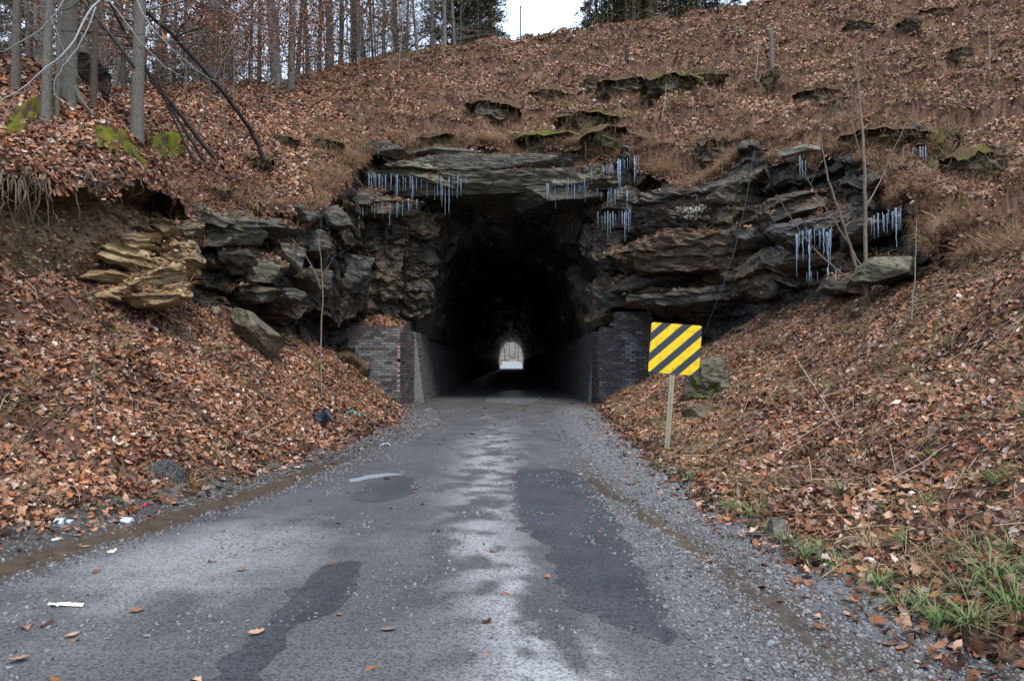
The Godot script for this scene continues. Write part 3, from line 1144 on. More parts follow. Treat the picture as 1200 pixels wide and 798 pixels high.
func build_brick_walls() -> void:
	var L := thing("brick_wall", "dark brick abutment wall below the leaf bank, one corner painted pink", "brick wall", Vector3.ZERO)
	var tl := func(q: Vector3) -> float: return 2.72 + 0.1 * sin((q.x + 6.5) * 1.3) - 0.28 * sm(-5.6, -6.6, q.x)
	var pl := func(q: Vector3, y: float) -> float: return clampf(0.38 + 0.45 * sm(-5.6, -4.2, q.x) - 0.16 * sm(2.0, 2.7, y) + 0.8 * noise_b.get_noise_2d(q.x * 1.5, y * 2.0), 0.0, 0.95)
	var mb := MB.new()
	mb.box(Vector3(-5.3, 1.2, -24.47), Vector3(1.37, 0, 0), Vector3(0, 1.42, 0), Vector3(0, 0, 0.42), Color(0.26, 0.25, 0.24))
	obj("wall_core", mb.commit(true), M.mortar, L)
	brick_row_wall(L, Vector3(-6.7, 0, -24.0), Vector3(-3.93, 0, -24.0), -0.05, tl, 400, pl)
	var tr0 := func(q: Vector3) -> float: return 2.62
	var dark := func(q: Vector3, y: float) -> float: return 0.02
	brick_row_wall(L, Vector3(-3.92, 0, -24.0), Vector3(-3.62, 0, -25.3), -0.05, tr0, 260, dark)
	lining(L, -1.0, -3.22, -3.6, 2.62, -25.3)
	# pink paint on the corner bricks
	for k in 14:
		var y := 0.5 + k * 0.196 * (0.6 if k > 7 else 0.9)
		var pm := MB.new()
		pm.box(Vector3(-3.975, y, -23.985), Vector3(0.045, 0, 0), Vector3(0, 0.038, 0), Vector3(0, 0, 0.006), Color(0.42, 0.25, 0.29))
		obj("paint_mark", pm.commit(true), M.twig, L)
	var Rw := thing("brick_wall", "brown brick abutment wall behind the striped sign", "brick wall", Vector3.ZERO)
	var tr := func(q: Vector3) -> float: return 2.72 + 0.62 * sm(3.55, 3.65, q.x)
	var pr := func(q: Vector3, y: float) -> float: return clampf(0.06 + 0.75 * exp(-pow((q.x - 4.15 + 0.1 * noise_b.get_noise_2d(y * 3.0, 5.0)) / 0.26, 2.0)) + 0.3 * noise_b.get_noise_2d(q.x * 2.0, y * 2.0), 0.0, 0.95)
	var mr := MB.new()
	mr.box(Vector3(4.05, 1.1, -24.65), Vector3(0.92, 0, 0), Vector3(0, 1.5, 0), Vector3(0, 0, 0.42), Color(0.10, 0.095, 0.09))
	mr.box(Vector3(4.32, 2.95, -24.65), Vector3(0.64, 0, 0), Vector3(0, 0.34, 0), Vector3(0, 0, 0.42), Color(0.10, 0.095, 0.09))
	obj("wall_core", mr.commit(true), M.mortar, Rw)
	brick_row_wall(Rw, Vector3(3.08, 0, -24.18), Vector3(5.0, 0, -24.18), -0.05, tr, 400, pr)
	brick_row_wall(Rw, Vector3(2.97, 0, -25.4), Vector3(3.06, 0, -24.2), -0.05, func(q: Vector3) -> float: return 2.62, 200, dark)
	lining(Rw, 1.0, 2.82, 3.06, 2.62, -25.4)

func slab(px: float, py: float, d: float, wpx: float, hpx: float, depth: float, col: Color, seed: int, roll := 0.0, yaw := 0.0, n := 9, layers := 3, moss := 0.0, rough := 0.05) -> MeshInstance3D:
	var w := wpx * d / FOCAL
	var h := hpx * d / FOCAL
	var o := obj("rock_slab", rock_mesh(seed, Vector3(w, h, depth), col, layers, n, 11, rough, moss), M.rock, face_node)
	var p := P(px, py, d)
	o.position = p + Vector3(0, 0, -depth * 0.42)
	o.rotation_degrees = Vector3(0, yaw, roll)
	return o

func ray_mesh(o: MeshInstance3D, from: Vector3, dir: Vector3) -> Vector3:
	# first point of a mesh along a line
	var inv := o.transform.affine_inverse()
	var a := inv * from
	var b := inv.basis * dir
	var best := 1e9
	var f := o.mesh.get_faces()
	for k in range(0, f.size(), 3):
		var r = Geometry3D.ray_intersects_triangle(a, b, f[k], f[k + 1], f[k + 2])
		if r != null:
			best = minf(best, (r - a).length())
	return from + dir * best if best < 1e8 else Vector3.ZERO

func icicles(px0: float, px1: float, py0: float, py1: float, d0: float, d1: float, count: int, lmin: float, lmax: float, label: String, group: String) -> void:
	count = int(count * 1.35)
	var centres := []
	for k in 7:
		centres.append(rng.randf())
	for k in count:
		var f := rng.randf() if rng.randf() < 0.65 else clampf(centres[rng.randi() % centres.size()] + rng.randfn(0.0, 0.05), 0.0, 1.0)
		var d := lerpf(d0, d1, f)
		var p := P(lerpf(px0, px1, f), lerpf(py0, py1, f) + R(-4.0, 2.0), d + R(-0.15, 0.25))
		var len := lerpf(lmin, lmax, pow(rng.randf(), 3.0)) * d / FOCAL * 1.2 * (0.55 + 0.6 * absf(sin(f * 7.0 + count)))
		var o := obj("icicle", ice_meshes[rng.randi() % ice_meshes.size()], M.ice)
		o.position = p + Vector3(0, 0.12, 0)
		var w := R(0.55, 1.5) * clampf(len / 0.5, 0.5, 1.3)
		o.scale = Vector3(w, len + 0.12, w)
		o.rotation.y = rng.randf() * TAU
		tag(o, label, "icicle", group)

var ice_meshes := []
var tussocks := []

func build_ledges() -> void:
	for k in 5:
		var mb := MB.new()
		var pts := []
		var rad := []
		for j in 9:
			var f := j / 8.0
			pts.append(Vector3(0.006 * sin(j * 2.1 + k), -f, 0.006 * cos(j * 1.7 + k)))
			rad.append(lerpf(0.0125, 0.003, pow(f, 0.8)) * (1.0 + 0.18 * sin(j * 2.7 + k * 1.3)))
		mb.tube(pts, rad, 7, Color(1, 1, 1))
		ice_meshes.append(mb.commit())
	var grey := Color(0.13, 0.122, 0.10)
	var dark := Color(0.082, 0.072, 0.062)
	var blue := Color(0.082, 0.083, 0.085)
	var tan := Color(0.15, 0.12, 0.085)
	var olive := Color(0.11, 0.11, 0.075)
	# the lintel over the mouth
	slab(488, 204, 24.6, 150, 27, 3.0, Color(0.125, 0.125, 0.105), 101, -1.0, 6.0, 22, 4, 0.0, 0.07)
	slab(575, 191, 24.9, 330, 20, 2.8, Color(0.10, 0.10, 0.095), 102, 0.5, 0.0, 34, 3, 0.0, 0.05)
	slab(598, 211, 24.7, 320, 26, 3.2, Color(0.105, 0.10, 0.085), 103, 1.5, 0.0, 34, 4, 0.0, 0.05)
	slab(690, 206, 24.5, 150, 32, 3.0, Color(0.12, 0.12, 0.095), 104, 7.0, -8.0, 22, 4, 0.0, 0.07)
	slab(545, 211, 24.9, 120, 22, 2.4, grey, 105, -2.0, 0.0, 12, 3)
	slab(655, 226, 24.8, 110, 20, 2.2, Color(0.09, 0.088, 0.08), 106, 5.0, 0.0, 12, 2)
	slab(450, 172, 24.6, 60, 20, 1.8, dark, 107, 0.0, 10.0, 9, 2)
	slab(520, 180, 25.0, 90, 16, 2.0, dark, 108)
	# stepped ledge beside the mouth, above the painted wall
	slab(452, 240, 24.1, 84, 20, 1.8, grey, 109, 4.0, 12.0, 10, 3)
	slab(420, 228, 23.8, 50, 26, 1.8, dark, 110, 0.0, 30.0)
	slab(470, 262, 25.0, 90, 30, 1.6, Color(0.08, 0.068, 0.055), 111, 0.0, 10.0, 14, 6, 0.0, 0.11)
	slab(445, 290, 25.0, 92, 40, 1.8, Color(0.085, 0.07, 0.055), 112, 0.0, 20.0, 16, 8, 0.0, 0.12)
	slab(466, 322, 25.6, 76, 40, 1.6, Color(0.085, 0.08, 0.07), 113, 8.0, 25.0, 16, 7, 0.0, 0.13)
	slab(486, 292, 26.0, 40, 40, 1.6, Color(0.085, 0.08, 0.074), 114, 20.0, 30.0, 14, 4, 0.0, 0.12)
	slab(480, 350, 25.8, 52, 44, 1.6, dark, 115, 0.0, 30.0, 14, 6, 0.0, 0.13)
	slab(450, 335, 24.9, 60, 30, 1.5, Color(0.078, 0.07, 0.06), 116, 0.0, 20.0, 14, 6, 0.0, 0.12)
	slab(500, 252, 26.4, 60, 20, 1.6, dark, 117, 6.0, 0.0, 9, 3)
	# broken rock on the sign side of the mouth
	slab(722, 256, 25.0, 60, 24, 1.6, dark, 120, 8.0, -15.0, 9, 4)
	slab(716, 284, 25.4, 56, 44, 1.8, Color(0.09, 0.086, 0.082), 121, -24.0, -30.0, 14, 4, 0.0, 0.12)
	slab(702, 268, 26.0, 40, 26, 1.6, Color(0.10, 0.098, 0.095), 122, 18.0, -20.0, 9, 2)
	slab(722, 324, 25.0, 50, 50, 1.8, Color(0.082, 0.078, 0.074), 123, 10.0, -30.0, 14, 5, 0.0, 0.12)
	slab(710, 358, 25.3, 30, 46, 1.4, Color(0.10, 0.1, 0.1), 124, 0.0, -30.0, 9, 3)
	slab(722, 300, 24.6, 50, 30, 1.6, dark, 125, 0.0, -20.0, 9, 3)
	slab(725, 345, 24.3, 60, 30, 1.5, dark, 126, 4.0, -20.0, 9, 4)
	slab(706, 372, 24.6, 44, 18, 1.2, Color(0.10, 0.085, 0.066), 127, 14.0, -20.0, 9, 2)
	slab(735, 232, 24.3, 60, 26, 1.6, dark, 128, 6.0, -15.0, 9, 3)
	# the big stack of beds behind the sign
	var top_bed := slab(815, 243, 21.4, 150, 46, 3.0, Color(0.085, 0.078, 0.072), 130, 1.0, -28.0, 20, 4, 0.0, 0.08)
	slab(880, 228, 20.4, 90, 50, 2.6, dark, 131, 0.0, -36.0, 12, 3)
	slab(800, 292, 21.2, 185, 52, 3.4, Color(0.092, 0.072, 0.054), 132, -2.0, -26.0, 22, 6, 0.0, 0.09)
	slab(850, 278, 20.6, 120, 18, 2.6, Color(0.105, 0.095, 0.08), 133, -1.0, -32.0, 12, 2)
	slab(900, 276, 19.4, 60, 24, 2.0, Color(0.10, 0.095, 0.09), 134, 4.0, -36.0, 9, 2)
	slab(885, 312, 20.4, 100, 60, 2.4, Color(0.11, 0.078, 0.052), 135, 2.0, -36.0, 18, 7, 0.0, 0.10)
	slab(805, 325, 22.2, 150, 26, 2.6, Color(0.08, 0.072, 0.064), 136, 0.0, -26.0, 12, 3)
	slab(835, 350, 20.9, 165, 28, 3.0, Color(0.085, 0.078, 0.072), 137, 3.0, -28.0, 20, 3, 0.0, 0.08)
	slab(915, 335, 19.0, 80, 30, 2.2, dark, 138, 6.0, -40.0, 10, 4)
	slab(770, 345, 22.6, 70, 26, 2.0, tan, 139, 0.0, -20.0, 9, 4)
	slab(930, 258, 18.6, 60, 30, 2.0, dark, 140, 0.0, -45.0, 9, 3)
	# ledges farther along towards the sapling
	slab(985, 262, 16.6, 120, 34, 2.4, Color(0.066, 0.066, 0.07), 141, 12.0, -42.0, 16, 4, 0.0, 0.09)
	slab(960, 235, 17.6, 70, 26, 2.0, dark, 142, 14.0, -42.0, 9, 3)
	slab(955, 178, 18.6, 44, 16, 1.4, Color(0.24, 0.24, 0.21), 143, 6.0, -40.0, 9, 2)
	slab(1060, 178, 18.0, 84, 28, 2.2, dark, 144, 6.0, -40.0, 10, 3)
	slab(1062, 314, 13.8, 66, 30, 1.6, Color(0.12, 0.118, 0.09), 145, -4.0, -40.0, 12, 3)
	slab(1010, 330, 15.4, 70, 26, 1.8, dark, 146, 0.0, -45.0, 9, 3)
	slab(1040, 268, 15.6, 70, 26, 1.8, dark, 147, 14.0, -45.0, 9, 3)
	slab(965, 300, 17.2, 70, 22, 2.0, dark, 148, 0.0, -45.0, 9, 3)
	# dark outcrop on the bank facing the sign
	slab(238, 268, 14.2, 90, 34, 2.0, Color(0.10, 0.098, 0.08), 150, 8.0, 40.0, 10, 4)
	slab(290, 262, 15.4, 100, 28, 2.0, Color(0.085, 0.085, 0.075), 151, 4.0, 40.0, 10, 4)
	slab(225, 250, 14.0, 60, 22, 1.6, Color(0.11, 0.11, 0.09), 152, -14.0, 35.0, 9, 3)
	slab(292, 312, 15.0, 64, 36, 1.6, Color(0.115, 0.11, 0.092), 153, 3.0, 40.0, 10, 2, 0.15)
	slab(322, 300, 15.8, 40, 34, 1.6, Color(0.10, 0.1, 0.088), 154, 0.0, 40.0, 9, 3)
	slab(290, 342, 14.9, 60, 22, 1.5, Color(0.09, 0.088, 0.075), 155, 10.0, 35.0, 9, 4)
	slab(322, 348, 15.5, 46, 22, 1.5, Color(0.075, 0.073, 0.068), 156, 4.0, 35.0, 9, 3)
	slab(350, 280, 18.0, 70, 30, 1.8, Color(0.07, 0.07, 0.068), 157, 0.0, 45.0, 9, 4)
	slab(345, 325, 17.4, 50, 24, 1.6, dark, 158, 0.0, 45.0, 9, 3)
	slab(372, 250, 19.5, 60, 26, 1.8, Color(0.095, 0.098, 0.095), 159, 6.0, 45.0, 9, 3)
	slab(340, 248, 17.2, 50, 18, 1.5, Color(0.105, 0.108, 0.10), 160, -6.0, 45.0, 9, 2)
	slab(260, 300, 14.6, 60, 40, 1.6, Color(0.085, 0.078, 0.066), 161, 0.0, 40.0, 9, 4)
	# yellow weathered beds at the foot of the bare earth
	var yel := Color(0.36, 0.285, 0.18)
	slab(108, 322, 10.7, 70, 16, 1.2, yel, 170, -6.0, 30.0, 14, 5, 0.0, 0.06)
	slab(104, 345, 10.5, 62, 15, 1.1, Color(0.37, 0.295, 0.19), 171, 3.0, 25.0, 14, 3, 0.0, 0.05)
	slab(140, 304, 11.0, 84, 26, 1.4, yel, 172, -14.0, 30.0, 16, 7, 0.0, 0.08)
	slab(166, 330, 10.9, 76, 44, 1.4, Color(0.33, 0.255, 0.16), 173, 14.0, 30.0, 18, 8, 0.0, 0.09)
	slab(160, 351, 10.7, 66, 16, 1.1, yel, 174, 5.0, 30.0, 14, 4, 0.0, 0.05)
	slab(150, 282, 11.6, 50, 18, 1.0, yel, 175, 6.0, 30.0, 12, 4, 0.0, 0.07)
	slab(188, 300, 11.9, 54, 44, 1.3, Color(0.28, 0.215, 0.135), 176, 10.0, 35.0, 16, 8, 0.0, 0.09)
	slab(174, 264, 12.4, 50, 24, 1.1, Color(0.28, 0.22, 0.14), 177, 0.0, 35.0, 12, 6, 0.0, 0.08)
	slab(126, 338, 10.8, 40, 20, 1.0, Color(0.33, 0.25, 0.155), 178, 20.0, 30.0, 12, 5, 0.0, 0.08)
	slab(205, 272, 13.2, 40, 26, 1.1, Color(0.15, 0.13, 0.095), 179, 10.0, 35.0, 12, 5, 0.0, 0.08)
	# pale lichen crusts on the top bed
	var lich := pebble_mesh(77)
	for q in [[812, 246, 15, 6, 46], [822, 254, 14, 3, 26], [806, 255, 10, 2, 14], [815, 229, 6, 3, 8], [800, 231, 2, 1, 2], [829, 230, 2, 1, 2]]:
		for e in q[4]:
			var px: float = q[0] + rng.randfn(0.0, q[2] * 0.5)
			var py: float = q[1] + rng.randfn(0.0, q[3] * 0.5)
			var w := ray_mesh(top_bed, EYE, (P(px, py, 1.0) - EYE).normalized())
			if w == Vector3.ZERO:
				continue
			var lo := obj("lichen", lich, M.lichen, face_node)
			lo.position = w
			lo.scale = Vector3(R(0.03, 0.075), R(0.02, 0.04), 0.022)
			lo.rotation.z = R(0, 6)

	var g1 := "icicles on the lintel over the tunnel mouth"
	icicles(432, 548, 210, 214, 24.5, 24.8, 46, 8, 30, "icicle hanging from the rock lintel over the tunnel mouth", g1)
	icicles(530, 580, 190, 193, 24.9, 25.0, 12, 4, 10, "icicle hanging from the rock lintel over the tunnel mouth", g1)
	icicles(640, 692, 218, 216, 24.7, 24.5, 24, 8, 30, "icicle hanging from the rock lintel over the tunnel mouth", g1)
	icicles(676, 720, 205, 198, 24.5, 24.4, 14, 6, 20, "icicle hanging from the rock lintel over the tunnel mouth", g1)
	icicles(714, 750, 196, 188, 24.2, 23.9, 20, 6, 24, "icicle hanging from the rock lintel over the tunnel mouth", g1)
	var g2 := "icicles on the small ledge beside the tunnel mouth"
	icicles(412, 492, 248, 240, 23.9, 24.0, 24, 5, 20, "icicle under the small stepped ledge above the painted brick wall", g2)
	icicles(420, 445, 176, 178, 24.4, 24.4, 6, 4, 10, "icicle under the small stepped ledge above the painted brick wall", g2)
	var g3 := "icicles between the tunnel mouth and the rock stack"
	icicles(700, 745, 228, 226, 24.1, 23.8, 16, 6, 16, "icicle on broken rock between tunnel mouth and layered rock stack", g3)
	icicles(700, 740, 256, 252, 24.5, 24.0, 18, 10, 32, "icicle on broken rock between tunnel mouth and layered rock stack", g3)
	icicles(720, 735, 306, 306, 23.6, 23.4, 6, 8, 26, "icicle on broken rock between tunnel mouth and layered rock stack", g3)
	var g4 := "icicles under the ledges behind the bare sapling"
	icicles(932, 978, 280, 276, 16.3, 15.9, 18, 10, 48, "icicle under a ledge behind the bare multi-stemmed sapling", g4)
	icicles(1020, 1056, 262, 252, 15.0, 14.6, 16, 10, 30, "icicle under a ledge behind the bare multi-stemmed sapling", g4)
	icicles(1048, 1086, 186, 180, 17.2, 16.8, 14, 8, 26, "icicle under a ledge behind the bare multi-stemmed sapling", g4)
	icicles(944, 985, 326, 322, 16.0, 15.7, 7, 6, 22, "icicle under a ledge behind the bare multi-stemmed sapling", g4)
	icicles(936, 944, 192, 192, 18.0, 18.0, 3, 10, 24, "icicle under a ledge behind the bare multi-stemmed sapling", g4)

func build_sign() -> void:
	var d := 10.4
	var b := hit(781, 530)
	d = -b.z
	var root := thing("striped_sign", "square yellow sign with diagonal black stripes on leaning steel post", "road sign", b - Vector3(0, 0.05, 0))
	root.rotation_degrees = Vector3(0, -4, -4.6)
	var steel := flat_mat(Color(0.34, 0.33, 0.24), 0.55)
	steel.metallic = 0.35
	var h := 1.62 * d / 10.4 + 0.2
	var pm := MB.new()
	for s in [-1.0, 1.0]:
		pm.box(Vector3(s * 0.026, h * 0.5, 0.0), Vector3(0.010, 0, 0), Vector3(0, h * 0.5, 0), Vector3(0, 0, 0.002), Color(1, 1, 1))
		pm.box(Vector3(s * 0.0365, h * 0.5, -0.014), Vector3(0.002, 0, 0), Vector3(0, h * 0.5, 0), Vector3(0, 0, 0.016), Color(1, 1, 1))
	var y := 0.02
	while y < h:
		pm.box(Vector3(0, y, 0.0), Vector3(0.0165, 0, 0), Vector3(0, 0.013, 0), Vector3(0, 0, 0.002), Color(1, 1, 1))
		y += 0.040
	obj("post", pm.commit(true), steel, root)
	var half := 0.38 * d / 10.4
	var cy := (530.0 - 409.0) * d / FOCAL + 0.05
	var rad := half * 0.09
	var outline := PackedVector2Array()
	for c in [[1, 1, 0], [-1, 1, 90], [-1, -1, 180], [1, -1, 270]]:
		for k in 7:
			var a := deg_to_rad(c[2] + k * 15.0)
			outline.append(Vector2(c[0] * (half - rad) + cos(a) * rad, c[1] * (half - rad) + sin(a) * rad))
	var yel := mat(0.5, noise_tex(0.012, [[0.0, 0.62], [0.35, 0.9], [0.6, 1.0], [1.0, 1.0]], 512, 91, FastNoiseLite.TYPE_SIMPLEX_SMOOTH, 5), Vector3(1.2, 1.2, 1.2))
	yel.vertex_color_use_as_albedo = false
	yel.albedo_color = Color(0.88, 0.60, 0.004).linear_to_srgb()
	var blk := flat_mat(Color(0.022, 0.035, 0.052), 0.45)
	var face := prism(outline, 0.003, Color(1, 1, 1))
	var panel := obj("panel", face, yel, root)
	panel.position = Vector3(0.01, cy, 0.008)
	var u := half / 0.381
	for s in [[0.16, 0.30], [0.47, 0.61], [0.78, 0.92], [1.09, 1.23], [1.40, 1.60]]:
		# s runs along x + (top - y)
		var a: float = s[0] * u
		var e: float = s[1] * u
		var band := PackedVector2Array()
		band.append(Vector2(-half - 1.0, half + 1.0 - 0.0 + 0.0) + Vector2(a, 0) * 1.0)
		band = PackedVector2Array([Vector2(-half + a - 2.0, half - 2.0), Vector2(-half + e - 2.0, half - 2.0), Vector2(-half + e + 2.0, half + 2.0), Vector2(-half + a + 2.0, half + 2.0)])
		for piece in Geometry2D.intersect_polygons(band, outline):
			var st := obj("stripe", prism(piece, 0.0015, Color(1, 1, 1)), blk, panel)
			st.position = Vector3(0, 0, 0.0035)
	for s in [-1.0, 1.0]:
		var bm := MB.new()
		bm.tube([Vector3(0, 0, 0), Vector3(0, 0, 0.008)], [0.009, 0.008], 8, Color(1, 1, 1))
		var bo := obj("bolt", bm.commit(), steel, root)
		bo.position = Vector3(0.0, cy + s * half * 0.78, 0.012)

func prism(poly: PackedVector2Array, thick: float, col: Color) -> ArrayMesh:
	var mb := MB.new()
	var tris := Geometry2D.triangulate_polygon(poly)
	for t in range(0, tris.size(), 3):
		var a := poly[tris[t]]
		var b := poly[tris[t + 1]]
		var c := poly[tris[t + 2]]
		if (b - a).cross(c - a) > 0:
			var tmp := b
			b = c
			c = tmp
		mb.tri(Vector3(a.x, a.y, thick), Vector3(b.x, b.y, thick), Vector3(c.x, c.y, thick), col)
		mb.tri(Vector3(a.x, a.y, -thick), Vector3(c.x, c.y, -thick), Vector3(b.x, b.y, -thick), col)
	var ccw := not Geometry2D.is_polygon_clockwise(poly)
	for k in poly.size():
		var a := poly[k]
		var b := poly[(k + 1) % poly.size()]
		if not ccw:
			var tmp := a
			a = b
			b = tmp
		mb.quad(Vector3(a.x, a.y, -thick), Vector3(b.x, b.y, -thick), Vector3(a.x, a.y, thick), Vector3(b.x, b.y, thick), col)
	return mb.commit(true)

func boulder(px: float, py: float, wpx: float, hpx: float, depth: float, col: Color, seed: int, roll: float, yaw: float, label: String, layers := 3, moss := 0.0, sink := 0.2, called := "boulder") -> void:
	var b := hit(px, py)
	var d := -b.z
	var w := wpx * d / FOCAL
	var h := hpx * d / FOCAL
	var o := obj(called, rock_mesh(seed, Vector3(w, h, depth), col, layers, 12, 13, 0.05, moss), M.rock)
	o.position = b + Vector3(0, h * (0.5 - sink), -depth * 0.3)
	o.rotation_degrees = Vector3(0, yaw, roll)
	tag(o, label, "boulder" if called == "boulder" else "stone")

func build_loose_rocks() -> void:
	boulder(292, 410, 76, 30, 1.0, Color(0.125, 0.115, 0.09), 201, -42, 20, "long tilted grey rock slab slid down the leaf bank", 4, 0.1, -0.25, "fallen_slab")
	boulder(832, 470, 56, 52, 0.8, Color(0.13, 0.125, 0.10), 202, 20, -20, "mossy grey boulder just behind the striped sign", 2, 0.28, 0.1)
	boulder(820, 492, 40, 20, 0.5, Color(0.10, 0.085, 0.06), 203, 8, -20, "low mossy stone half buried beside the sign post", 2, 0.3, 0.3, "stone")
	boulder(407, 338, 56, 44, 1.3, Color(0.06, 0.062, 0.062), 204, -6, 20, "dark lichen specked boulder on the leaves above the painted brick wall", 2, 0.0, 0.1)
	boulder(252, 372, 12, 16, 0.25, Color(0.2, 0.19, 0.16), 205, 0, 20, "small pale stone beside the tilted slab", 1, 0.0, 0.2, "stone")
	boulder(915, 632, 22, 30, 0.18, Color(0.14, 0.145, 0.14), 206, 0, 10, "grey stone standing among grass at the gravel edge", 1, 0.0, 0.25, "stone")
	boulder(940, 680, 30, 10, 0.14, Color(0.26, 0.28, 0.28), 207, 6, 10, "flat pale stone in wet leaves by muddy channel", 1, 0.0, 0.3, "stone")
	# mossy tussocks on hidden ledges high on the hill
	var where := [
		"round mossy tussock on bare leaf slope high above the lintel",
		"mossy tussock at the upper end of the ledge row above the lintel",
		"broad dark mossy ledge just above the centre of the lintel",
		"tall grass fringed tussock above the icy end of the lintel",
		"low undercut tussock over the lintel beside the painted wall's ledge",
		"small dark tussock on the slope above the round mossy one",
		"long dark tussock at the start of the upper ledge row",
		"grass hung tussock in the middle of the upper ledge row",
		"small tussock closing the upper ledge row below the snag",
		"dark fern tussock above the cable on the rock stack",
		"mossy tussock hanging beside the topmost icicles beyond the sapling",
		"small mossy hummock high on the slope under the sky",
		"flat yellow moss hummock at the very top of the slope",
		"little grassy hummock high above the sapling",
		"wide grass hung tussock on the steep slope beyond the sapling",
		"long undercut ledge of grass above the topmost icicles",
		"grassy hummock between the snag and the sapling top",
		"tiny moss hummock on the upper slope near the thin dark stem",
		"dark tussock at the foot of the weathered snag",
		"small tussock between the two ledge rows",
		"small tussock on the leaf slope beside the beeches",
		"low tussock below the rusty young beeches",
		"dark tussock at the foot of the long leaning sapling",
		"small yellow moss knob above the pale sapling boulder",
		"yellow moss knob on the bank beyond the sapling boulder",
		"low tussock on the lip above the dark outcrop",
	]
	var k := 0
	for q in [[578, 128, 62, 30], [690, 142, 70, 26], [650, 168, 90, 34], [718, 166, 80, 44], [520, 166, 56, 24], [640, 112, 40, 18], [735, 100, 60, 24], [790, 96, 60, 26], [830, 92, 44, 18], [846, 172, 50, 34], [1112, 172, 34, 46], [1068, 30, 26, 20], [1100, 14, 34, 12], [1010, 30, 30, 14], [1150, 190, 60, 40], [1045, 160, 90, 30], [960, 110, 44, 18], [1130, 60, 26, 14], [905, 92, 20, 20], [700, 96, 30, 16], [380, 170, 40, 18], [330, 165, 36, 16], [300, 190, 34, 20], [1075, 260, 14, 12], [1125, 268, 16, 18], [250, 225, 30, 14]]:
		var b := hit(q[0], q[1] + q[3] * 0.5)
		var d := -b.z
		var w: float = q[2] * d / FOCAL
		var h: float = q[3] * d / FOCAL
		var root := thing("mossy_tussock", where[k], "tussock", b, "mossy tussocks on the hillside")
		var rk := obj("rock_core", rock_mesh(400 + k, Vector3(w, h, w * 0.7), Color(0.078, 0.068, 0.055), 5, 9, 12, 0.12, 0.2), M.rock, root)
		rk.position = Vector3(0, h * 0.42, -w * 0.22)
		var cap := MB.new()
		var pts := PackedVector3Array()
		var cols := PackedColorArray()
		for j in 11:
			for i in 15:
				var u := 2.0 * i / 14.0 - 1.0
				var v := 2.0 * j / 10.0 - 1.0
				var nz := noise_b.get_noise_3d(u * 2.5 + k * 7.0, v * 2.5, 3.0)
				var rr := sqrt(u * u + v * v) * 0.75
				var y := h * (1.02 - 0.5 * rr * rr) + 0.22 * h * nz
				pts.append(Vector3(u * w * 0.54 * (1.0 + 0.15 * nz), y, -w * 0.25 - v * w * 0.4))
				var mossy := noise_a.get_noise_3d(u * 3.0 + k * 5.0, v * 3.0, 8.0) > 0.05
				cols.append(Color(0.10, 0.10, 0.025) if mossy and k % 3 > 0 else Color(0.10, 0.07, 0.045))
		cap.grid(15, 11, pts, cols)
		obj("moss_cap", cap.commit(), M.moss, root)
		var tm := MB.new()
		for e in 70:
			var a := R(-1.0, 1.0)
			var p := Vector3(a * w * 0.5, h * R(0.35, 0.95), -w * 0.25 + w * R(0.26, 0.38) * sqrt(maxf(0.0, 1.0 - a * a * 0.8)))
			var dir := Vector3(a * 0.4 + R(-0.6, 0.6), R(0.1, 0.7), 1.0).normalized()
			var seg := h * 0.34 * pow(rng.randf(), 1.5) + 0.02
			var sc := R(0.6, 1.3)
			var col := Color(0.15 * sc, 0.10 * sc, 0.06 * sc)
			var prev := p
			for s in 4:
				var nx := prev + dir * seg
				var wd := 0.006 * (1.0 - s * 0.2)
				tm.quad(prev - Vector3(wd, 0, 0), prev + Vector3(wd, 0, 0), nx - Vector3(wd * 0.8, 0, 0), nx + Vector3(wd * 0.8, 0, 0), col)
				prev = nx
				dir = (dir + Vector3(R(-0.5, 0.5), R(-1.0, -0.3), R(-0.3, 0.2))).normalized()
		obj("hanging_grass", tm.commit(true), M.straw, root).set_meta("kind", "stuff")
		tussocks.append([b, w, h])
		k += 1

# ------------------------------------------------------------------ trees
func branch(mb: MB, tips: Array, p: Vector3, dir: Vector3, len: float, r: float, depth: int, g: RandomNumberGenerator, col: Color, bend := 0.12, kids := 3) -> void:
	var segs := 4 if depth > 0 else 3
	var pts := [p]
	var rad := [r]
	var q := p
	for k in segs:
		dir = (dir + Vector3(g.randf_range(-bend, bend), g.randf_range(-bend * 0.4, bend), g.randf_range(-bend, bend))).normalized()
		q += dir * len / segs
		pts.append(q)
		rad.append(lerpf(r, r * 0.35, (k + 1.0) / segs))
	mb.tube(pts, rad, 5 if r > 0.03 else 3, col)
	tips.append([q, dir])
	if depth <= 0:
		return
	for k in kids:
		var f := g.randf_range(0.3, 1.0)
		var i := clampi(int(f * segs), 0, segs - 1)
		var at: Vector3 = pts[i].lerp(pts[i + 1], f * segs - i)
		var a := g.randf() * TAU
		var side := dir.cross(Vector3(cos(a), sin(a) * 0.3, sin(a))).normalized()
		var nd := (dir * 0.75 + side * g.randf_range(0.5, 1.0) + Vector3.UP * 0.15).normalized()
		branch(mb, tips, at, nd, len * g.randf_range(0.45, 0.7), rad[i] * g.randf_range(0.4, 0.6), depth - 1, g, col, bend * 1.4, kids)

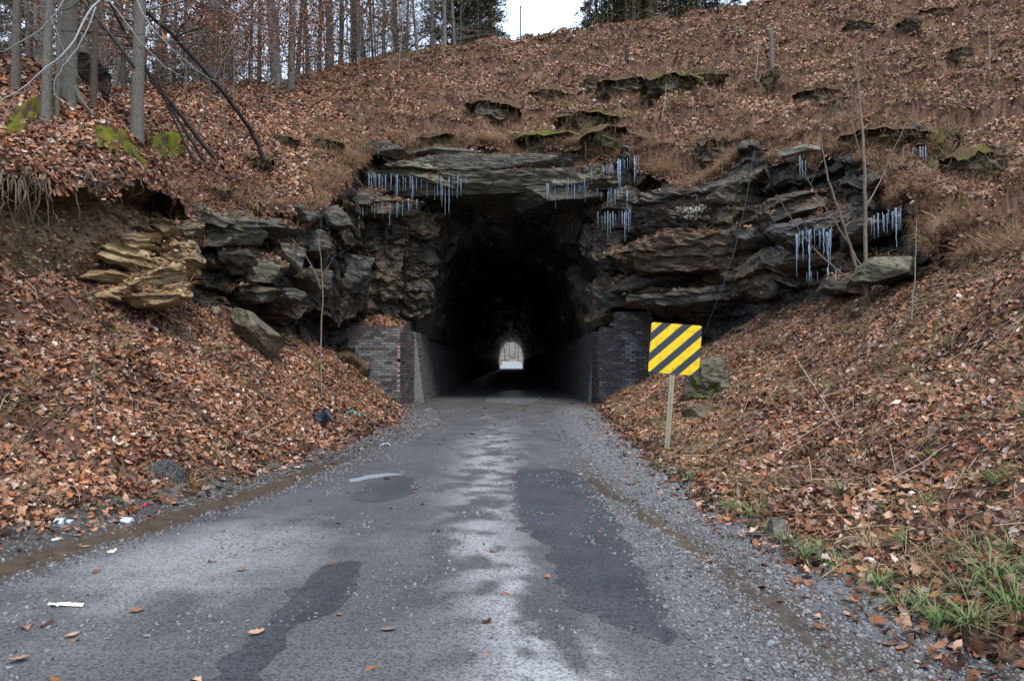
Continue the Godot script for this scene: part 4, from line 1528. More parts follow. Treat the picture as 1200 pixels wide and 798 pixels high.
func make_bare_tree(called: String, label: String, seed: int, height: float, r: float, col: Color, low: float, count: int, leaves := 0, lean := Vector3.ZERO, group := "", reach := 1.0, twig := 0.012, crook := 0.12) -> Node3D:
	var g := RandomNumberGenerator.new()
	g.seed = seed
	var root := thing(called, label, "tree", Vector3.ZERO, group)
	var tb := MB.new()
	var pts := []
	var rad := []
	var n := 18
	var off := Vector3.ZERO
	for j in n:
		var f := pow(float(j) / (n - 1), 1.5)
		off += Vector3(g.randf_range(-0.03, 0.03), 0, g.randf_range(-0.03, 0.03)) * height * crook
		pts.append(Vector3(0, f * height - 0.35, 0) + off * f + lean * f * height)
		rad.append(r * lerpf(1.0, 0.25, f) * (1.0 + 0.4 * exp(-f * height * 3.0)))
	tb.tube(pts, rad, 9 if r > 0.09 else 6, col)
	if r > 0.12:
		for k in 4:
			var a := TAU * k / 4.0 + g.randf()
			var o := Vector3(cos(a), 0, sin(a))
			tb.tube([o * r * 0.4 + Vector3(0, 0.35, 0), o * r * 1.5 + Vector3(0, 0.06, 0), o * r * 3.4 + Vector3(0, -0.25, 0)], [r * 0.42, r * 0.3, r * 0.12], 6, col)
	obj("trunk", tb.commit(), M.bark, root)
	var bb := MB.new()
	var tips := []
	for k in count:
		var f := lerpf(low, 0.97, (k + g.randf()) / count)
		var fi := pow(f, 1.0 / 1.5) * (n - 1)
		var i := clampi(int(fi), 0, n - 2)
		var at: Vector3 = pts[i].lerp(pts[i + 1], fi - i)
		var a := g.randf() * TAU
		var d := Vector3(cos(a), g.randf_range(0.1, 0.8), sin(a)).normalized()
		branch(bb, tips, at, d, height * g.randf_range(0.10, 0.2) * (1.15 - f * 0.5) * reach, maxf(twig, rad[i] * g.randf_range(0.16, 0.34)), 2, g, Color(col.r * 0.9, col.g * 0.88, col.b * 0.86), 0.16)
	obj("crown", bb.commit(), M.twig, root)
	if leaves > 0:
		var lm := MB.new()
		for k in leaves:
			var t: Array = tips[g.randi() % tips.size()]
			var p: Vector3 = t[0] + Vector3(g.randf_range(-0.5, 0.5), g.randf_range(-0.45, 0.3), g.randf_range(-0.5, 0.5))
			var a := Vector3(g.randf_range(-1, 1), g.randf_range(-1, 0.4), g.randf_range(-1, 1)).normalized() * g.randf_range(0.09, 0.16)
			var b := a.cross(Vector3(g.randf_range(-1, 1), 1, g.randf_range(-1, 1))).normalized() * g.randf_range(0.03, 0.06)
			var s := g.randf_range(0.7, 1.3)
			var c := Color(0.25 * s, 0.105 * s, 0.055 * s)
			lm.tri(p, p + a * 0.5 + b, p + a, c)
			lm.tri(p, p + a, p + a * 0.5 - b, c)
		obj("leaves", lm.commit(true), M.leaf, root)
	return root

func make_evergreen(seed: int, height: float, label: String, group: String) -> Node3D:
	var g := RandomNumberGenerator.new()
	g.seed = seed
	var root := thing("evergreen_tree", label, "tree", Vector3.ZERO, group)
	var tb := MB.new()
	tb.tube([Vector3(0, -0.4, 0), Vector3(0.05, height * 0.5, 0.03), Vector3(0, height, 0)], [0.19, 0.12, 0.02], 7, Color(0.075, 0.06, 0.05))
	obj("trunk", tb.commit(), M.bark, root)
	var limbs := MB.new()
	var nm := MB.new()
	var y := 0.25
	while y < height:
		var f := y / height
		var spread := 2.9 * pow(1.0 - f, 0.75) + 0.25
		for k in 6:
			var a := g.randf() * TAU
			var o := Vector3(cos(a), 0, sin(a))
			var side := Vector3(-sin(a), 0, cos(a))
			var l := spread * g.randf_range(0.55, 1.1)
			var p0 := Vector3(0, y + g.randf_range(-0.2, 0.2), 0)
			var p1 := p0 + o * l + Vector3(0, -l * g.randf_range(0.05, 0.3), 0)
			limbs.tube([p0, p0.lerp(p1, 0.5) + Vector3(0, 0.08, 0), p1], [0.03, 0.018, 0.005], 3, Color(0.06, 0.05, 0.04))
			for s in int(10 + l * 16):
				var t := g.randf_range(0.15, 1.0)
				var c0 := p0.lerp(p1, t) + side * g.randf_range(-1, 1) * l * 0.26 * (1.1 - t * 0.5) + Vector3(0, g.randf_range(-0.1, 0.1), 0)
				var dv := (o * g.randf_range(0.3, 1.0) + side * g.randf_range(-1, 1) + Vector3(0, g.randf_range(-0.6, 0.1), 0)).normalized() * g.randf_range(0.16, 0.34)
				var wv := dv.cross(Vector3(g.randf_range(-0.6, 0.6), 1, g.randf_range(-0.6, 0.6))).normalized() * g.randf_range(0.035, 0.07)
				var sc := g.randf_range(0.55, 1.35)
				nm.tri(c0 - wv, c0 + dv, c0 + wv, Color(0.045 * sc, 0.10 * sc, 0.048 * sc))
		y += 0.36
	obj("limbs", limbs.commit(), M.twig, root)
	obj("foliage", nm.commit(true), M.needle, root)
	return root

func put(o: Node3D, at: Vector3, turn: float, scale := 1.0) -> void:
	o.position = at
	o.rotation.y = turn
	o.scale = Vector3(scale, scale, scale)

func copy(o: Node3D, label := "", group := "") -> Node3D:
	var base := String(o.name)
	if used.has(base) == false:
		base = base.rsplit("_", true, 1)[0]
	var c: Node3D = o.duplicate()
	c.name = numbered(base)
	add_child(c)
	if label: c.set_meta("label", label)
	if group: c.set_meta("group", group)
	return c

func build_trees() -> void:
	var pale := Color(0.15, 0.142, 0.122)
	var grey := Color(0.12, 0.108, 0.092)
	var brown := Color(0.10, 0.075, 0.06)
	# the trees standing on the shelf over the root-hung bank
	var specs := [
		[160, 166, 15, pale, "pale smooth grey tree with spreading roots on the mossy bank edge", 0.10, 22, 350],
		[53, 141, 11, pale, "slim pale grey tree with forked foot on the leafy shelf", 0.08, 20, 0],
		[80, 120, 18, Color(0.15, 0.145, 0.12), "thick grey tree behind the fork footed tree on the shelf", 0.08, 20, 800],
		[66, 143, 5, pale, "thin pale stem beside the fork footed tree", 0.08, 18, 200],
		[109, 129, 9, brown, "short brown trunk beside the dark stump on the shelf", 0.1, 18, 600],
		[18, 107, 10, grey, "grey tree at the far end of the leafy shelf", 0.08, 20, 300],
		[203, 98, 6, pale, "slender pale birch like stem behind the leaning saplings", 0.1, 18, 500]]
	var k := 0
	for s in specs:
		var b := hit(s[0], s[1])
		var o := make_bare_tree("bare_tree", s[4], 600 + k, 15.0, s[2] * 0.5 * -b.z / FOCAL, s[3], s[5], s[6], s[7], Vector3.ZERO, "", 1.1, 0.012, 0.14)
		put(o, b, R(0, TAU))
		pass
		k += 1
	var sb := hit(110, 100)
	var stump := obj("stump", rock_mesh(650, Vector3(0.55, 0.75, 0.5), Color(0.05, 0.035, 0.03), 1, 8, 10, 0.1), M.bark)
	stump.position = sb + Vector3(0, 0.15, 0)
	tag(stump, "dark broken stump between trees on the shelf", "stump")
	# trunks that can be counted along the crest
	var gcrest := "grey trunks along the crest of the hill"
	var protos := []
	for i in 5:
		protos.append(make_bare_tree("bare_tree", "straight grey trunk rising from the hill crest among others", 700 + i, [17.0, 19.0, 15.0, 18.0, 16.0][i], [0.20, 0.26, 0.15, 0.22, 0.17][i], [grey, Color(0.17, 0.16, 0.15), grey, Color(0.12, 0.11, 0.10), pale][i], 0.06, 26, 0, Vector3.ZERO, gcrest, 1.3, 0.026, 0.16))
	var crest := [[520, 42.2, 1], [532, 42.6, 0], [505, 42.5, 3], [488, 42.0, 4], [474, 43.0, 2], [464, 43.5, 0], [447, 42.5, 3], [436, 44, 2], [424, 42, 1], [412, 43, 3], [396, 44, 0], [384, 41.5, 1], [371, 43, 2], [358, 44, 4], [345, 42, 3], [338, 33, 3], [321, 34, 1], [300, 41, 0], [288, 38, 2], [270, 42, 3], [262, 36, 4], [240, 38, 1], [226, 36, 0], [212, 40, 3], [190, 36, 2], [180, 34, 3], [140, 36, 0], [128, 33, 4], [96, 35, 3], [40, 34, 1], [28, 30, 2], [8, 30, 3], [120, 40, 1], [165, 40, 4], [-30, 28, 0], [-60, 32, 1]]
	var first := {}
	for q in crest:
		var o: Node3D = protos[q[2]]
		if first.has(q[2]):
			o = copy(o)
		first[q[2]] = true
		put(o, on_upper(q[0], q[1]) - Vector3(0, 0.05, 0), R(0, TAU), R(0.55, 1.15))
		o.rotation.z = rng.randfn(0.0, 0.05)
		o.rotation.x = rng.randfn(0.0, 0.04)
	# slender trees filling the wood behind the crest
	var gw := "slender trees of the wood behind the crest"
	var thin := []
	for i in 6:
		thin.append(make_bare_tree("slender_tree", "slender bare tree in the wood behind the crest", 800 + i, [14.0, 12.0, 15.0, 11.0, 13.0, 10.0][i], [0.065, 0.045, 0.08, 0.035, 0.055, 0.028][i], [grey, brown, Color(0.17, 0.165, 0.155), grey, Color(0.09, 0.08, 0.075), pale][i], 0.03, 26, [0, 120, 0, 0, 60, 0][i], Vector3.ZERO, gw, 1.8, 0.022, 0.3))
	for i in 6:
		put(thin[i], on_upper(60 + i * 80, 46), R(0, TAU))
	for i in 95:
		var px := R(-120, 545)
		var d := R(44, 78)
		if px > 470:
			d = R(44, 56)
		var o := copy(thin[rng.randi() % 6])
		put(o, on_upper(px, d) - Vector3(0, 0.05, 0), R(0, TAU), R(0.6, 1.45))
		o.rotation.x = rng.randfn(0.0, 0.07)
		o.rotation.z = rng.randfn(0.0, 0.07)
	# rust coloured young beeches that keep their leaves
	var gb := "young beeches that keep their rusty leaves"
	var beech := make_bare_tree("beech_tree", "young beech keeping its rusty dead leaves at the wood edge", 900, 7.0, 0.045, Color(0.15, 0.135, 0.12), 0.12, 24, 1600, Vector3.ZERO, gb, 2.1)
	put(beech, on_upper(322, 31), 0.3)
	for q in [[352, 38, 1.0], [385, 40, 1.1], [290, 33, 0.9], [270, 28, 0.8], [240, 32, 1.0], [415, 41, 1.2], [195, 30, 1.0], [90, 24, 1.0], [60, 26, 1.1], [440, 42, 1.0], [310, 26, 0.7], [150, 30, 1.1]]:
		put(copy(beech), on_upper(q[0], q[1]), R(0, TAU), q[2])
	# thin brush of the understorey, on the slope in front of the trunks
	var gu := "twiggy understorey saplings below the crest trunks"
	var brush := []
	for i in 3:
		brush.append(make_bare_tree("understorey_sapling", "thin twiggy understorey sapling below the crest trunks", 860 + i, [5.5, 4.5, 6.5][i], [0.022, 0.016, 0.03][i], [Color(0.16, 0.145, 0.125), Color(0.10, 0.08, 0.065), Color(0.2, 0.19, 0.175)][i], 0.12, 16, [0, 160, 60][i], Vector3.ZERO, gu, 1.9, 0.014, 0.4))
		put(brush[i], on_upper(180 + 90 * i, 36), R(0, TAU))
	for i in 95:
		var px := R(-40, 480)
		var o := copy(brush[i % 3])
		put(o, on_upper(px, R(24, 34) if px < 260 and i % 2 else R(34, 44)), R(0, TAU), R(0.7, 1.3))
		o.rotation.z = rng.randfn(0.0, 0.1)
	# evergreens
	var ge := "dark evergreens on the crest"
	var ev := [make_evergreen(951, 13.0, "dark evergreen tree among bare trunks on the hill crest", ge), make_evergreen(952, 10.0, "dark evergreen tree among bare trunks on the hill crest", ge)]
	put(ev[0], on_upper(556, 47), 0.4)
	put(ev[1], on_upper(700, 51), 1.4, 0.9)
	for q in [[573, 50, 0, 0.8], [545, 53, 1, 1.1], [505, 52, 0, 0.9], [470, 55, 1, 1.0], [725, 52, 0, 0.8], [742, 51, 1, 0.9], [765, 53, 0, 0.9], [788, 52, 1, 0.9], [808, 54, 0, 0.8], [830, 53, 1, 0.8], [690, 54, 0, 0.6], [235, 48, 0, 1.0], [215, 52, 1, 1.2], [250, 46, 1, 0.9], [30, 40, 0, 1.0], [10, 44, 1, 1.2], [130, 50, 0, 1.0], [845, 56, 0, 0.7], [715, 50, 1, 0.8], [752, 50, 0, 0.7], [778, 51, 0, 0.8], [820, 51, 0, 0.7], [865, 53, 1, 0.6], [735, 55, 0, 1.1], [800, 57, 0, 1.1], [562, 52, 1, 1.2], [530, 50, 1, 1.0], [180, 52, 1, 1.1], [85, 48, 0, 1.0], [-40, 40, 0, 1.1]]:
		put(copy(ev[q[2]]), on_upper(q[0], q[1]), R(0, TAU), q[3])
	# brush along the crest beside the pole
	var gs := "bare shrubs along the crest in front of the evergreens"
	var sh := make_bare_tree("crest_shrub", "thin bare shrub on the crest in front of the evergreens", 970, 4.0, 0.025, Color(0.14, 0.115, 0.095), 0.08, 16, 60, Vector3.ZERO, gs)
	put(sh, on_upper(560, 43), 0)
	for i in 44:
		var px := R(535, 585) if i < 12 else R(672, 900)
		put(copy(sh), on_upper(px, R(44, 48)), R(0, TAU), R(0.5, 1.2))
	# pole on the skyline
	var pb := on_upper(610, 43.5)
	var pole := thing("utility_pole", "thin wooden pole standing alone against the open sky on the crest", "pole", pb)
	var pm := MB.new()
	pm.tube([Vector3(0, -0.4, 0), Vector3(0, 1.2, 0), Vector3(0.01, 2.75, 0)], [0.05, 0.047, 0.042], 8, Color(0.16, 0.15, 0.15))
	obj("shaft", pm.commit(), M.bark, pole)
	var cm := MB.new()
	cm.tube([Vector3(0.01, 2.74, 0), Vector3(0.01, 2.84, 0)], [0.06, 0.05], 8, Color(0.1, 0.1, 0.1))
	obj("cap", cm.commit(), M.twig, pole)
	var lb := on_upper(634, 42.6)
	var log := MB.new()
	log.tube([lb + Vector3(-0.25, 0.05, 0), lb + Vector3(0.1, 0.22, 0), lb + Vector3(0.55, 0.36, 0), lb + Vector3(0.9, 0.72, 0)], [0.10, 0.07, 0.05, 0.03], 6, Color(0.05, 0.035, 0.03))
	log.tube([lb + Vector3(-0.25, -0.15, 0.05), lb + Vector3(-0.1, 0.35, 0.05)], [0.12, 0.06], 6, Color(0.05, 0.035, 0.03))
	tag(obj("broken_branch", log.commit(), M.bark), "dark broken branch poking up on the skyline beside the pole", "branch")
	# a fallen log along the crest under the trunks
	var fm := MB.new()
	fm.tube([hit(452, 76) + Vector3(0, 0.1, 0), hit(490, 71) + Vector3(0, 0.14, 0), hit(530, 66) + Vector3(0, 0.12, 0)], [0.13, 0.12, 0.09], 7, Color(0.09, 0.07, 0.055))
	tag(obj("fallen_log", fm.commit(), M.bark), "fallen log lying along the crest below the trunks", "log")
	# trees beyond the far mouth
	var gf := "trees beyond the far tunnel mouth"
	for i in 46:
		var o := copy(protos[i % 5], "bare tree seen through the far tunnel mouth", gf)
		var z := R(-292, -345)
		put(o, Vector3(R(-14, 16), far_y(z), z), R(0, TAU), 1.2)
	for q in [[-5.6, -232.0, 0.6], [-6.8, -240.0, 0.7]]:
		put(copy(ev[0], "evergreen seen through the far tunnel mouth", gf), Vector3(q[0], far_y(q[1]), q[1]), R(0, TAU), q[2])
	# the pale house beyond
	var hs := thing("house", "small tan house seen through the far tunnel mouth", "house", Vector3(0.3, far_y(-292.0) - 0.1, -292.0))
	hs.scale = Vector3.ONE * 0.42
	var wm := MB.new()
	wm.box(Vector3(0, 1.6, 0), Vector3(4.0, 0, 0), Vector3(0, 1.6, 0), Vector3(0, 0, 2.5), Color(0.42, 0.30, 0.22))
	obj("wall", wm.commit(true), M.twig, hs)
	var rm := MB.new()
	rm.quad(Vector3(-4.3, 3.1, 2.9), Vector3(4.3, 3.1, 2.9), Vector3(-4.3, 4.9, 0), Vector3(4.3, 4.9, 0), Color(0.09, 0.085, 0.085))
	rm.quad(Vector3(4.3, 3.1, -2.9), Vector3(-4.3, 3.1, -2.9), Vector3(4.3, 4.9, 0), Vector3(-4.3, 4.9, 0), Color(0.09, 0.085, 0.085))
	rm.tri(Vector3(-4.0, 3.1, 2.5), Vector3(-4.0, 4.85, 0), Vector3(-4.0, 3.1, -2.5), Color(0.42, 0.30, 0.22))
	obj("roof", rm.commit(true), M.twig, hs)
	for s in [-2.2, 0.0, 2.2]:
		var wn := MB.new()
		wn.box(Vector3(s, 1.7, 2.52), Vector3(0.5, 0, 0), Vector3(0, 0.6, 0), Vector3(0, 0, 0.03), Color(0.08, 0.08, 0.09))
		obj("window", wn.commit(true), M.twig, hs)

func stems(called: String, label: String, category: String, list: Array, col: Color, group := "", twigs := 0, seed := 1, m: Material = null) -> Node3D:
	# each entry: [[px, py, distance] ...], base radius, tip radius
	var g := RandomNumberGenerator.new()
	g.seed = seed
	var root := thing(called, label, category, Vector3.ZERO, group)
	var base := Vector3.ZERO
	for s in list:
		var pts := []
		var rad := []
		var raw := []
		for q in s[0]:
			raw.append(P(q[0], q[1], q[2]))
		if base == Vector3.ZERO:
			base = raw[0]
			root.position = base
		for k in raw.size() - 1:
			for e in 5:
				var f := e / 5.0
				var a: Vector3 = raw[maxi(k - 1, 0)]
				var d: Vector3 = raw[mini(k + 2, raw.size() - 1)]
				pts.append(raw[k].cubic_interpolate(raw[k + 1], a, d, f) - base + Vector3(g.randf_range(-1, 1), g.randf_range(-1, 1), g.randf_range(-1, 1)) * 0.012)
		pts.append(raw[-1] - base)
		for k in pts.size():
			rad.append(lerpf(s[1], s[2], float(k) / (pts.size() - 1)))
		var mb := MB.new()
		mb.tube(pts, rad, 6, col)
		var tips := []
		for t in twigs:
			var k := g.randi_range(int(pts.size() * 0.35), pts.size() - 1)
			var a := g.randf() * TAU
			branch(mb, tips, pts[k], Vector3(cos(a), g.randf_range(0.0, 0.9), sin(a)).normalized(), g.randf_range(0.3, 0.9), rad[k] * 0.5, 1, g, col, 0.2, 2)
		obj("stem", mb.commit(), M.bark if m == null else m, root)
	return root

func build_saplings() -> void:
	var dark := Color(0.055, 0.045, 0.04)
	var pale := Color(0.27, 0.255, 0.22)
	var wood := Color(0.20, 0.165, 0.13)
	var w := hit(1018, 352)
	var d := -w.z
	stems("bare_sapling", "bare multi-stemmed sapling rooted where the leaf bank meets the icy ledges", "sapling", [
		[[[1016, 350, d], [1014, 270, d], [1013, 190, d - 0.1], [1007, 110, d], [1002, 50, d]], 0.05, 0.012],
		[[[1020, 354, d], [1003, 310, d], [986, 255, d - 0.2], [968, 200, d - 0.3], [960, 140, d - 0.4]], 0.042, 0.009],
		[[[1010, 335, d], [975, 312, d - 0.2], [940, 275, d - 0.5], [910, 228, d - 0.7]], 0.024, 0.006],
		[[[1014, 320, d], [985, 270, d + 0.2], [955, 225, d + 0.1], [935, 192, d]], 0.018, 0.005],
		[[[1016, 240, d], [1035, 205, d + 0.1], [1050, 170, d], [1072, 125, d]], 0.018, 0.005],
		[[[1013, 190, d], [1000, 150, d], [998, 90, d]], 0.016, 0.005]], wood, "", 3, 5)
	var b1 := hit(112, 520)
	stems("thin_sapling", "single thin grey stem rising from the leaf bank below yellow rocks", "sapling", [[[[112, 520, -b1.z], [110, 470, -b1.z], [111, 420, -b1.z], [109, 395, -b1.z]], 0.010, 0.004]], wood, "", 1, 6)
	var b2 := hit(377, 468)
	stems("thin_sapling", "slender forked sapling standing between brick wall and leaf bank", "sapling", [[[[377, 468, -b2.z], [376, 400, -b2.z], [378, 330, -b2.z], [372, 270, -b2.z]], 0.022, 0.008], [[[377, 340, -b2.z], [362, 305, -b2.z], [342, 280, -b2.z]], 0.012, 0.004], [[[378, 325, -b2.z], [392, 300, -b2.z]], 0.01, 0.004]], wood, "", 2, 7)
	for q in [[1068, 380, 1074, 258, "pale dead stem leaning by the sapling ledges"], [1040, 345, 1041, 296, "short pale dead stem below the sapling ledge"], [1096, 255, 1098, 226, "little upright stick on the grassy ledge beyond the sapling"], [775, 142, 781, 98, "white leaning stick on the hillside above the lintel"], [885, 95, 888, 48, "thin pale stick beside the weathered stump post"], [1160, 88, 1158, 28, "thin dark stem standing high on the hillside"]]:
		var b := hit(q[0], q[1])
		stems("dead_stem", q[4], "stick", [[[[q[0], q[1], -b.z], [(q[0] + q[2]) * 0.5 + 1, (q[1] + q[3]) * 0.5, -b.z], [q[2], q[3], -b.z]], 0.0010 * -b.z, 0.0005 * -b.z]], pale, "", 0, 9)
	# weathered stump post high on the hill
	var sp := hit(905, 80)
	var sd := -sp.z
	stems("stump_post", "weathered grey snag standing upright on the hillside", "snag", [[[[905, 84, sd], [904, 58, sd], [903, 34, sd]], 0.11, 0.085]], Color(0.15, 0.145, 0.13), "", 0, 10)
	var sp2 := hit(735, 70)
	stems("stump_post", "low dark stub on the hillside left of the snag".replace("left of", "below"), "snag", [[[[735, 74, -sp2.z], [734, 58, -sp2.z]], 0.13, 0.1]], Color(0.06, 0.05, 0.04), "", 0, 10)
	# leaning dark saplings and pale hanging branches over the root-hung bank
	stems("leaning_sapling", "dark leaning sapling bent over the bank beside the pale tree", "sapling", [[[[310, 190, 16.2], [300, 165, 16.0], [285, 140, 15.6], [250, 95, 14.8], [205, 45, 14.0], [160, 2, 13.2], [140, -30, 12.8]], 0.065, 0.03]], dark, "", 5, 20)
	stems("leaning_sapling", "dark sapling bundle propped against the pale tree", "sapling", [[[[250, 185, 14.0], [215, 140, 13.6], [180, 95, 13.2], [150, 45, 12.8], [128, 0, 12.4], [120, -30, 12.2]], 0.05, 0.022], [[[240, 190, 13.8], [205, 135, 13.4], [172, 85, 13.0], [160, 60, 12.8]], 0.035, 0.015], [[[228, 190, 13.6], [208, 150, 13.4], [190, 110, 13.1], [178, 70, 12.8]], 0.03, 0.012]], dark, "", 4, 21)
	stems("leaning_sapling", "thin dark sapling leaning the other way across the bank", "sapling", [[[[222, 195, 14.2], [240, 130, 14.6], [262, 70, 15.2], [300, 20, 16.0], [320, -20, 16.4]], 0.024, 0.01]], Color(0.10, 0.085, 0.07), "", 6, 22)
	stems("leaning_sapling", "slim sapling with a pale fork above the leaf slope", "sapling", [[[[268, 172, 17.0], [262, 120, 17.0], [268, 60, 17.0], [300, 22, 17.2]], 0.022, 0.008]], Color(0.13, 0.11, 0.09), "", 6, 23)
	stems("hanging_branch", "pale bare branch arching down across the shelf trees", "branch", [
		[[[160, -40, 10.5], [108, 10, 10.0], [82, 55, 9.7], [48, 85, 9.5], [20, 108, 9.4], [-12, 126, 9.3]], 0.016, 0.006],
		[[[112, 8, 10.0], [95, 50, 9.9], [70, 85, 9.8], [64, 110, 9.8], [90, 128, 9.9]], 0.011, 0.003],
		[[[45, 88, 9.5], [12, 120, 9.4], [2, 150, 9.4]], 0.007, 0.003]], Color(0.34, 0.35, 0.35), "", 4, 24)
	stems("hanging_branch", "pale wiry branch sweeping down in front of the leaning saplings", "branch", [
		[[[150, -30, 11.5], [172, 25, 11.6], [200, 55, 11.8], [235, 85, 12.2], [262, 100, 12.6]], 0.014, 0.004],
		[[[120, -10, 11.2], [150, 30, 11.3], [175, 60, 11.5], [195, 80, 11.6], [220, 92, 11.8]], 0.010, 0.003]], Color(0.34, 0.35, 0.35), "", 4, 25)
	stems("hanging_branch", "fine twiggy branch drooping over the fork footed tree", "branch", [[[[90, -40, 11.0], [70, 10, 10.6], [40, 40, 10.4], [5, 60, 10.2], [-30, 70, 10.0]], 0.016, 0.005], [[[60, 20, 10.5], [75, 60, 10.4], [95, 95, 10.4]], 0.008, 0.003]], Color(0.22, 0.21, 0.19), "", 12, 31)
	stems("hanging_branch", "fine twiggy branch reaching out from above the leaning saplings", "branch", [[[[230, -40, 14.0], [255, 5, 14.0], [300, 30, 14.2], [345, 40, 14.5], [380, 60, 14.8]], 0.02, 0.005], [[[300, 30, 14.2], [320, 60, 14.3], [350, 85, 14.5]], 0.01, 0.004]], Color(0.2, 0.18, 0.16), "", 14, 32)
	stems("hanging_branch", "dark twiggy branch crossing behind the pale tree", "branch", [[[[100, -30, 13.5], [150, 15, 13.8], [200, 25, 14.0], [250, 12, 14.2], [310, 30, 14.4]], 0.02, 0.006]], Color(0.11, 0.095, 0.08), "", 14, 33)
	# cable strung down the rock stack
	stems("cable", "dark thin cable hanging down over the layered rock stack", "cable", [[[[884, 176, 19.2], [876, 225, 19.0], [862, 290, 18.9], [845, 340, 18.9], [826, 390, 19.4]], 0.012, 0.012]], Color(0.05, 0.07, 0.085), "", 0, 26)
	# roots hanging out of the undercut bank
	for k in 60:
		var px := R(-20, 178) if k < 36 else R(-25, 70)
		var dd := ramp(px, [-20.0, 0.0, 110.0, 180.0], [8.95, 9.1, 10.35, 11.8])
		var top := R(196, 212)
		var len := R(20, 88) * (1.15 - px / 260.0)
		stems("hanging_root", "thin root dangling from the undercut mossy bank", "root", [[[[px, top, dd + 0.15], [px + R(-6, 6), top + len * 0.4, dd], [px + R(-10, 10), top + len * 0.75, dd + R(-0.05, 0.15)], [px + R(-16, 16), top + len, dd + 0.1]], R(0.006, 0.02), 0.003]], Color(0.12, 0.095, 0.07) * R(0.4, 1.4), "roots hanging from the undercut bank", 1 if k % 3 == 0 else 0, 40 + k)
	# moss on the bank edge under the pale tree
	for q in [[125, 178, 84, 22, "bright green moss mat below the pale tree on the bank edge"], [10, 155, 24, 8, "small moss cushion at the end of the leafy shelf"], [183, 172, 40, 14, "moss strip between the roots of the pale tree and the leaning saplings"]]:
		var b := hit(q[0], q[1] + q[3] * 0.4)
		var sc := -b.z / FOCAL
		var n := 22
		var pts := PackedVector3Array()
		var cols := PackedColorArray()
		for j in n:
			for i in n:
				var u := 2.0 * i / (n - 1) - 1.0
				var v := 2.0 * j / (n - 1) - 1.0
				var rr := sqrt(u * u + v * v) + 0.4 * noise_b.get_noise_2d(u * 2.0 + q[0], v * 2.0)
				var x: float = b.x + u * q[2] * sc * 0.5
				var z: float = b.z - 0.5 - v * 0.7
				pts.append(Vector3(x, upper(x, z) + 0.20 * (1.0 - rr) + 0.01 + 0.03 * noise_b.get_noise_2d(x * 9.0, z * 9.0), z))
				var s := 0.7 + 0.6 * absf(noise_b.get_noise_2d(x * 8.0, z * 8.0) + 0.3)
				cols.append(Color(0.12 * s, 0.125 * s, 0.024 * s) if noise_b.get_noise_2d(x * 5.0 + 3.0, z * 5.0) > -0.12 else Color(0.075 * s, 0.05 * s, 0.033 * s))
		var mb := MB.new()
		var off := PackedByteArray()
		for e in pts:
			off.append(1 if in_cut(e.x, e.z) or e.y < upper(e.x, e.z) else 0)
		for e in pts.size():
			if off[e]:
				pts[e].y -= 0.25
		mb.grid(n, n, pts, cols, off)
		tag(obj("moss_mat", mb.commit(), M.moss), q[4], "moss")

func blob(seed: int, size: Vector3, col: Color, crumple: float) -> ArrayMesh:
	return rock_mesh(seed, size, col, 1, 12, 14, crumple)

